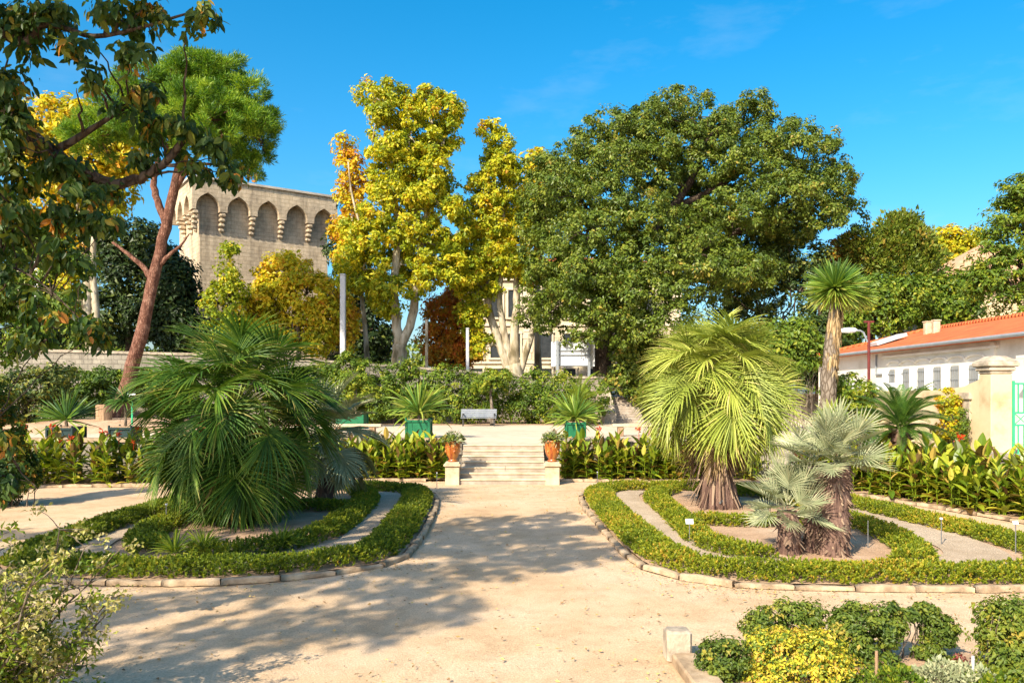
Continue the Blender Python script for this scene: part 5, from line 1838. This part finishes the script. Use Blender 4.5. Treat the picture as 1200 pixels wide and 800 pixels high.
for lst, D, lab, tm in (([(406, 262, 16, 26), (418, 300, 22, 30), (412, 340, 26, 30), (424, 375, 26, 28), (430, 410, 26, 24), (395, 300, 12, 30), (400, 400, 22, 30), (440, 385, 20, 40)], 62, "dark evergreen tree right of the tower, behind the golden leaves", .35),
                        ([(35, 330, 40, 40), (10, 300, 35, 45), (60, 300, 30, 40), (30, 385, 50, 25), (70, 370, 30, 30)], 58, "dark broad tree at the far left behind the grey square post", .3),
                        ([(150, 320, 34, 40), (140, 370, 40, 34), (175, 355, 28, 40), (125, 280, 28, 30), (165, 280, 26, 22)], 55, "dark tree behind the lower trunk of the leaning pine", .4),
                        ([(205, 335, 20, 34), (200, 375, 26, 28), (215, 398, 24, 18), (190, 305, 14, 18)], 52.5, "dark tree at the left foot of the tower", .3),
                        ([(235, 395, 24, 18), (262, 408, 26, 16)], 53, "low dark growth in front of the tower's left corner", .35)):
    px = np.mean([q[0] for q in lst])
    tree("dark_tree", lab, "tree", D, [([(px, 425), (px, 380), (px, 330)], .25, .1)], lst, M['dark'], M['darkbark'], 300, .7, 55, .26, zb=upz(P3(px, 0, D)[0]) - .1, tmid=tm, twigs=20)

# ---- the huge dark crown on the right
tree("hackberry_tree", "huge round crowned dark green tree, the largest in the garden, right of the white board", "tree", 52,
     [([(706, 442), (706, 415), (708, 385), (715, 350)], .62, .5), ([(712, 360), (740, 300), (790, 240), (815, 205), (830, 160)], .42, .15), ([(714, 355), (705, 290), (690, 230)], .34, .12), ([(720, 340), (800, 300), (870, 270), (935, 230)], .36, .12), ([(790, 245), (850, 215), (890, 185)], .24, .1)],
     [(690, 178, 42, 28, 1), (730, 160, 40, 30, 1), (775, 140, 44, 26, 1), (820, 138, 44, 26, 2), (865, 145, 42, 28, 2), (905, 162, 36, 26, 1), (940, 190, 36, 34), (965, 222, 34, 34), (975, 245, 24, 24), (950, 255, 34, 26, -1), (915, 225, 40, 32, -2),
      (650, 215, 36, 32), (640, 255, 30, 34), (680, 235, 42, 38, -3), (725, 215, 44, 38, -2), (765, 190, 42, 34, -1), (700, 275, 46, 38, -5), (745, 270, 42, 36, -5), (655, 300, 36, 38, -2), (640, 340, 22, 30), (690, 325, 44, 36, -5),
      (740, 325, 42, 36, -6), (790, 290, 38, 30, -5), (830, 180, 42, 30, 0), (875, 195, 38, 30, -1), (790, 335, 38, 30, -6), (835, 320, 38, 26, -5), (662, 352, 32, 24, -3), (732, 362, 38, 26, -5), (640, 366, 18, 22, -1), (694, 370, 26, 18, -4), (770, 375, 40, 24, -6), (668, 392, 8, 12, -1), (860, 260, 36, 26, -3), (825, 255, 26, 18, -1),
      (880, 310, 30, 24, -3), (812, 232, 40, 30, 4), (835, 290, 40, 30, 3), (900, 280, 44, 34, 4), (925, 310, 30, 30, 3), (790, 265, 30, 30, 3), (880, 330, 34, 26, 0), (915, 265, 30, 24, 0)],
     M['oak'], M['darkbark'], 4000, .43, 70, .172, bgh=(340, 1.25, .75, (.66, .95)), zb=3.5, tmid=.5, tclump=.13, tleaf=.17, twigs=260, up=.5, inner=.06)
for lst, D, lab, m, tm in (([(885, 350, 34, 34), (920, 370, 30, 36), (860, 390, 36, 30), (905, 410, 34, 26), (940, 340, 24, 34), (850, 350, 26, 26), (965, 310, 22, 26), (985, 335, 20, 26), (930, 300, 30, 26)], 51, "dark shadowed tree under the right side of the huge crown, behind the tall yucca", 'dark', .55),
                           ([(740, 410, 24, 24), (752, 435, 18, 20), (728, 440, 16, 16), (760, 405, 20, 22), (745, 460, 14, 12)], 49.2, "bright lower tree beside the far steps", 'oak', .62),
                           ([(800, 420, 30, 24), (835, 425, 30, 20), (785, 440, 20, 18)], 50, "dark low tree between the far steps and the big pale palm", 'dark', .6)):
    px = np.mean([q[0] for q in lst])
    tree("small_dark_tree" if m == 'dark' else "young_tree", lab, "tree", D, [([(px, 470), (px, 430), (px, 390)], .18, .08)], lst, M[m], M['darkbark'], 210, .55, 52, .2, zb=2.4 if D > 50 else TZ, tmid=tm, twigs=20)
bush("bright_bush", "bright green bushy tree right behind the big pale palm", "bush", pxlobes([(930, 395, 26, 22), (945, 410, 22, 22), (915, 405, 22, 20), (925, 420, 26, 22), (905, 388, 14, 12)], 36), M['bright'], 140, .42, 50, .17, base=(12.6, 36, TZ), tmid=.35)
bush("round_bush", "rounded yellow green bush between the tall yucca and the sago palm", "bush", pxlobes([(995, 452, 22, 16), (985, 465, 22, 16), (1010, 462, 20, 14), (992, 482, 30, 20), (1008, 490, 26, 18)], 29), M['bright'], 140, .26, 52, .11, base=(12.2, 29, TZ), tmid=.5)
bush("climber", "flowering climber with reddish leaves on the ochre wall beside the pillar", "plant", pxlobes([(1110, 468, 12, 14, 0, .25), (1115, 490, 13, 16, 0, .25), (1122, 478, 9, 18, 0, .25), (1108, 505, 14, 12, 0, .25)], 23.4), M['planegold'], 70, .15, 40, .085, base=(12.95, 23.4, TZ), tmid=.25, tclump=.3)
bush("pointed_shrub", "small bright green pointed shrub at the foot of the pillar", "shrub", pxlobes([(1127, 497, 7, 12, 0, .2), (1126, 512, 10, 10, 0, .25), (1127, 485, 4, 7, 0, .1)], 22.6), M['bright'], 36, .11, 44, .06, base=(12.75, 22.6, TZ), tmid=.35)
bush("pink_bush", "low bush with a few pinkish flowers behind the sago palm", "bush", pxlobes([(1085, 462, 14, 8), (1068, 466, 16, 10), (1095, 468, 12, 8)], 27), M['mid'], 50, .2, 44, .09, base=(13.9, 27, TZ), tmid=.6)

# ---- trees behind the white building
tree("evergreen_tree", "olive green evergreen with an uneven pointed top behind the orange roof", "tree", 53,
     [([(1050, 420), (1050, 340), (1052, 260)], .35, .08)],
     [(1048, 268, 16, 16), (1062, 262, 12, 14), (1040, 290, 26, 22), (1065, 290, 24, 22), (1020, 300, 24, 20), (1050, 318, 36, 22), (1085, 310, 20, 22), (1008, 285, 18, 14), (1075, 285, 16, 14)],
     M['oak'], M['darkbark'], 330, .62, 60, .24, zb=2.5, tmid=.62, twigs=40, mode='needle', W=.12)
tree("plane_tree", "yellow tree top rising behind the right hand evergreen", "tree", 64, [([(1118, 420), (1116, 340), (1114, 290)], .3, .1)],
     [(1112, 280, 20, 14), (1125, 292, 20, 16), (1100, 298, 18, 16), (1140, 282, 12, 12), (1120, 310, 28, 18)], M['planegold'], M['planebark'], 130, .7, 55, .3, zb=2.5, tmid=.2, twigs=20)
tree("maple_tree", "small rusty orange tree right under the edge of the huge dark crown", "tree", 55, [([(988, 420), (988, 340)], .16, .08)],
     [(985, 292, 18, 14), (975, 310, 20, 18), (1000, 300, 14, 14), (985, 330, 24, 20)], M['orange'], M['darkbark'], 110, .55, 50, .25, zb=2.5, tmid=.35, twigs=16)
tree("acacia_tree", "feathery bright green tree at the right edge behind the building", "tree", 44,
     [([(1215, 430), (1210, 340), (1200, 260)], .35, .12)],
     [(1195, 225, 26, 22), (1175, 262, 26, 20), (1200, 275, 34, 26), (1165, 300, 26, 20), (1195, 320, 40, 26), (1160, 335, 30, 20), (1200, 360, 40, 22), (1230, 240, 40, 40), (1240, 310, 40, 50), (1150, 320, 16, 12)],
     M['mid'], M['darkbark'], 400, .55, 60, .2, .09, zb=TZ, tmid=.52, twigs=60, flat=.45, up=.7)
for lst, D, lab, tm, m in (([(1030, 345, 30, 24), (1060, 350, 32, 24), (1005, 360, 28, 26), (1035, 370, 34, 20), (985, 375, 24, 30)], 49.5, "dark green thicket tree behind the far end of the orange roof", .55, 'mid'),
                           ([(1095, 345, 26, 22), (1125, 340, 24, 22), (1110, 362, 40, 18), (1080, 362, 24, 18)], 50.5, "green thicket tree before the pale house gable, above the roof ridge", .45, 'mid'),
                           ([(960, 400, 20, 34), (975, 420, 22, 26), (945, 425, 22, 24)], 49, "dark undergrowth tree behind the trunk of the tall yucca", .5, 'dark')):
    px = np.mean([q[0] for q in lst])
    tree("thicket_tree", lab, "tree", D, [([(px, 440), (px, 390), (px, 350)], .2, .08)], lst, M[m], M['darkbark'], 260, .6, 56, .22, zb=2.5, tmid=tm, twigs=20)

# far belt closing the view behind everything
bl = []
for x in np.arange(-130, 150, 7):
    bl.append((x + rng.normal() * 2, 118 + rng.normal() * 4, 7.5 + rng.normal() * 1.0, 6, 4, 4.6 + rng.normal()))
V, T, _, _ = crown(bl, 1500, 1.7, 40, .75, tmid=.4)
o = MB().quads(V, T).build("treeline", M['oak'])
o["kind"] = "stuff"
tag(o, "far belt of green trees closing the view behind the street", "trees", kind="stuff")

tree("broadleaf_tree", "mid green broadleaf tree at the left edge, standing beyond the near overhanging branches", "tree", 22,
     [([(-85, 560), (-70, 450), (-50, 350), (-20, 290)], .3, .12), ([(-60, 400), (0, 370), (60, 355)], .1, .04)],
     [(-20, 250, 50, 44), (15, 265, 36, 32), (55, 300, 30, 26), (20, 345, 38, 30), (68, 358, 22, 16), (35, 392, 30, 13), (92, 388, 13, 8), (78, 255, 20, 16), (-30, 330, 50, 50), (100, 310, 12, 16), (0, 410, 26, 12)],
     M['mid'], M['darkbark'], 560, .26, 46, .10, .052, zb=0, blades=True, droop=.5, up=.3, tmid=.42, tclump=.2, tleaf=.2, twigs=120, twig_r=.014, limb_r=.04)
bush("flowering_shrub", "dark leafy shrub with orange red flowers at the left edge before the shaded cannas", "shrub", pxlobes([(0, 505, 26, 26, 0, .7), (14, 540, 24, 24, 0, .7), (-5, 565, 28, 24, 0, .7), (34, 562, 14, 14, 0, .5), (-18, 470, 28, 28, 0, .8)], 20.3), M['near'], 240, .2, 44, .10, base=(-13.0, 20.3, 0), tmid=.45)
# ---- the near tree whose branches hang into the upper left
NB = (-12.6, 5.6)
vis = pxlobes([(25, 22, 30, 20), (62, 8, 26, 14), (100, 40, 30, 22), (140, 22, 26, 18), (152, 58, 24, 20), (190, 28, 18, 16), (238, 14, 16, 14), (218, 34, 12, 10), (108, 84, 22, 14), (90, 104, 16, 10), (8, 90, 26, 32), (12, 140, 28, 22), 
               (125, 10, 24, 9.6), (170, 8, 20, 10), (75, 60, 16, 9.6), (15, 50, 26, 18), (5, 170, 26, 20), (50, 30, 18, 14)], 9.0)
vis += pxlobes([(40, 185, 34, 22), (85, 200, 30, 20), (15, 205, 30, 26), (155, 130, 20, 26), (188, 158, 28, 22), (228, 152, 20, 18), (252, 186, 22, 26), (270, 205, 14, 16), (165, 180, 18, 14), (120, 225, 18, 9.6), (230, 195, 20, 16), (175, 110, 16, 9.6)], 9.6)
vis += pxlobes([(25, 250, 38, 26), (78, 255, 26, 18), (40, 290, 38, 22), (10, 330, 26, 24), (60, 372, 34, 10), (100, 378, 16, 8), (110, 395, 18, 8), (55, 398, 26, 10), (110, 250, 22, 16), (75, 300, 24, 18), (45, 335, 26, 20), (130, 265, 16, 9.6), (15, 285, 26, 26), (95, 330, 16, 14), (85, 230, 26, 16)], 9.2)
vis += pxlobes([(6, 520, 14, 18), (12, 560, 16, 12), (40, 578, 10, 7), (8, 584, 10, 6)], 8.8)
off = []
for gx_, gy_ in ((-3.4, 9.4), (-1.6, 10.4), (-5.2, 10.6), (-3.4, 11.8), (-1.4, 12.4), (.1, 13.3), (-5.6, 9.2), (-7.2, 12.4), (-.4, 15.0), (-2.3, 14.6), (-4.1, 14.4), (1.0, 16.4), (-.9, 17.1), (-6.5, 15.2), (-2.7, 17.0), (-4.7, 16.9), (-8.6, 14.4), (-8.6, 17), (-7.0, 18.4), (1.3, 14.4), (-5.6, 18.0), (.6, 18.2), (-10.5, 9.2), (-10.5, 16)):
    h_ = rng.uniform(7.2, 9.6)
    r1_ = rng.uniform(.7, 1.1)
    off.append((gx_ - .756 * h_, gy_ - 1.088 * h_, h_, r1_ * 1.15, r1_ * 1.1, r1_ * .8))
q_ = P3(0, 30, 9.0)
r_ = P3(40, 50, 9.0)
tree("overhanging_tree", "near tree whose dark leafy branches hang into the upper left and shade the path", "tree", 0,
     [([(NB[0], NB[1], 0), (NB[0] + .1, NB[1], 2.5), (NB[0] + .3, NB[1] + .2, 5.0), (NB[0] + .8, NB[1] + .3, 7.5)], .42, .26),
      ([(NB[0] + .3, NB[1] + .2, 5.0), (-8.6, 7.8, 6.6), P3(-20, 40, 9.0), P3(8, 38, 9.0), P3(28, 52, 9.0), P3(44, 42, 9.0), P3(46, 5, 9.0)], .11, .038),
      ([P3(46, 30, 9.0), P3(65, 30, 9.0), P3(110, 45, 9.0), P3(160, 35, 9.0), P3(235, 12, 9.0)], .04, .012),
      ([(NB[0] + .2, NB[1] + .1, 4.4), (-8.8, 8.4, 5.4), P3(-10, 115, 9.6), P3(35, 160, 9.6), P3(70, 185, 9.6), P3(105, 205, 9.6), P3(135, 219, 9.6), P3(165, 210, 9.6), P3(190, 195, 9.6), P3(215, 165, 9.6)], .12, .038),
      ([P3(60, 180, 9.6), P3(110, 150, 9.6), P3(150, 125, 9.6)], .05, .02),
      ([(NB[0] + .2, NB[1] + .1, 3.5), (-8.8, 8.0, 4.2), P3(-10, 300, 9.2), P3(50, 330, 9.2), P3(100, 380, 9.2)], .025, .006),
      ([(NB[0], NB[1], 2.2), (-8.6, 7.6, 2.4), P3(-10, 480, 8.8), P3(20, 550, 8.8), P3(45, 572, 8.8)], .02, .005),
      ([(NB[0] + .8, NB[1] + .3, 7.5), (-10.6, 5.8, 9.2), (-8.4, 6.6, 10)], .2, .06), ([(NB[0] + .3, NB[1] + .2, 5.0), (-13.2, 3.2, 8.6)], .2, .06)],
     vis + off, M['near'], M['darkbark'], 2300, .16, 32, .10, .046, world=True, blades=True, droop=.9, up=.1, tmid=.42, tclump=.2, tleaf=.2, twigs=420, twig_r=.008, limb_r=.020, inner=.3)

# scattered dry leaves and small stones
n = 1700
px_ = rng.uniform(-9, 8, n)
py_ = 7 + 17.5 * rng.random(n) ** 1.3
V = leafquads(np.stack([px_, py_, np.full(n, .012)], 1), nrm(rng.normal(size=(n, 3)) * [1, 1, .12]), nrm(rng.normal(size=(n, 3)) * .35 + [0, 0, 1]), rng.uniform(.03, .075, n), rng.uniform(.02, .045, n), .1)
V2 = []
for c_, ring in ((LBs, 0), (RBs, 0)):
    p = c_[rng.integers(0, len(c_), 1100)]
    k = len(p)
    o_ = nrm(np.stack([p[:, 0] - c_[:, 0].mean(), p[:, 1] - c_[:, 1].mean(), 0 * p[:, 0]], 1)) * rng.exponential(.12, k)[:, None]
    pp = np.stack([p[:, 0], p[:, 1], np.full(k, .012)], 1) + o_ + rng.normal(size=(k, 3)) * [.3, .3, 0]
    V2.append(leafquads(pp, nrm(rng.normal(size=(k, 3)) * [1, 1, .12]), nrm(rng.normal(size=(k, 3)) * .35 + [0, 0, 1]), rng.uniform(.03, .06, k), rng.uniform(.02, .04, k), .1))
V = np.concatenate([V] + V2)
o = MB().quads(V, rng.random(len(V))).build("fallen_leaves", M['litter'])
tag(o, "dry fallen leaves scattered over the sandy paths", "leaves", kind="stuff")
n = 5000
c = np.stack([rng.uniform(-9, 9, n), 6.5 + 18 * rng.random(n) ** 1.6, np.full(n, .0)], 1)
sb = MB()
ico = np.array([(1, 0, 0), (0, 1, 0), (-1, 0, 0), (0, -1, 0), (0, 0, .7), (0, 0, -.5)])
f8 = np.array([(0, 1, 4), (1, 2, 4), (2, 3, 4), (3, 0, 4), (1, 0, 5), (2, 1, 5), (3, 2, 5), (0, 3, 5)])
s = rng.uniform(.004, .010, n) + .012 * rng.random(n) ** 8
V = c[:, None] + ico[None] * (s[:, None, None] * rng.uniform(.6, 1.3, (n, 6, 1)))
sb.add(V.reshape(-1, 3), (np.arange(n)[:, None, None] * 6 + f8[None]).reshape(-1, 3))
o = sb.build("pebbles", M['kerb'])
tag(o, "small pebbles scattered over the sandy paths", "pebbles", kind="stuff")
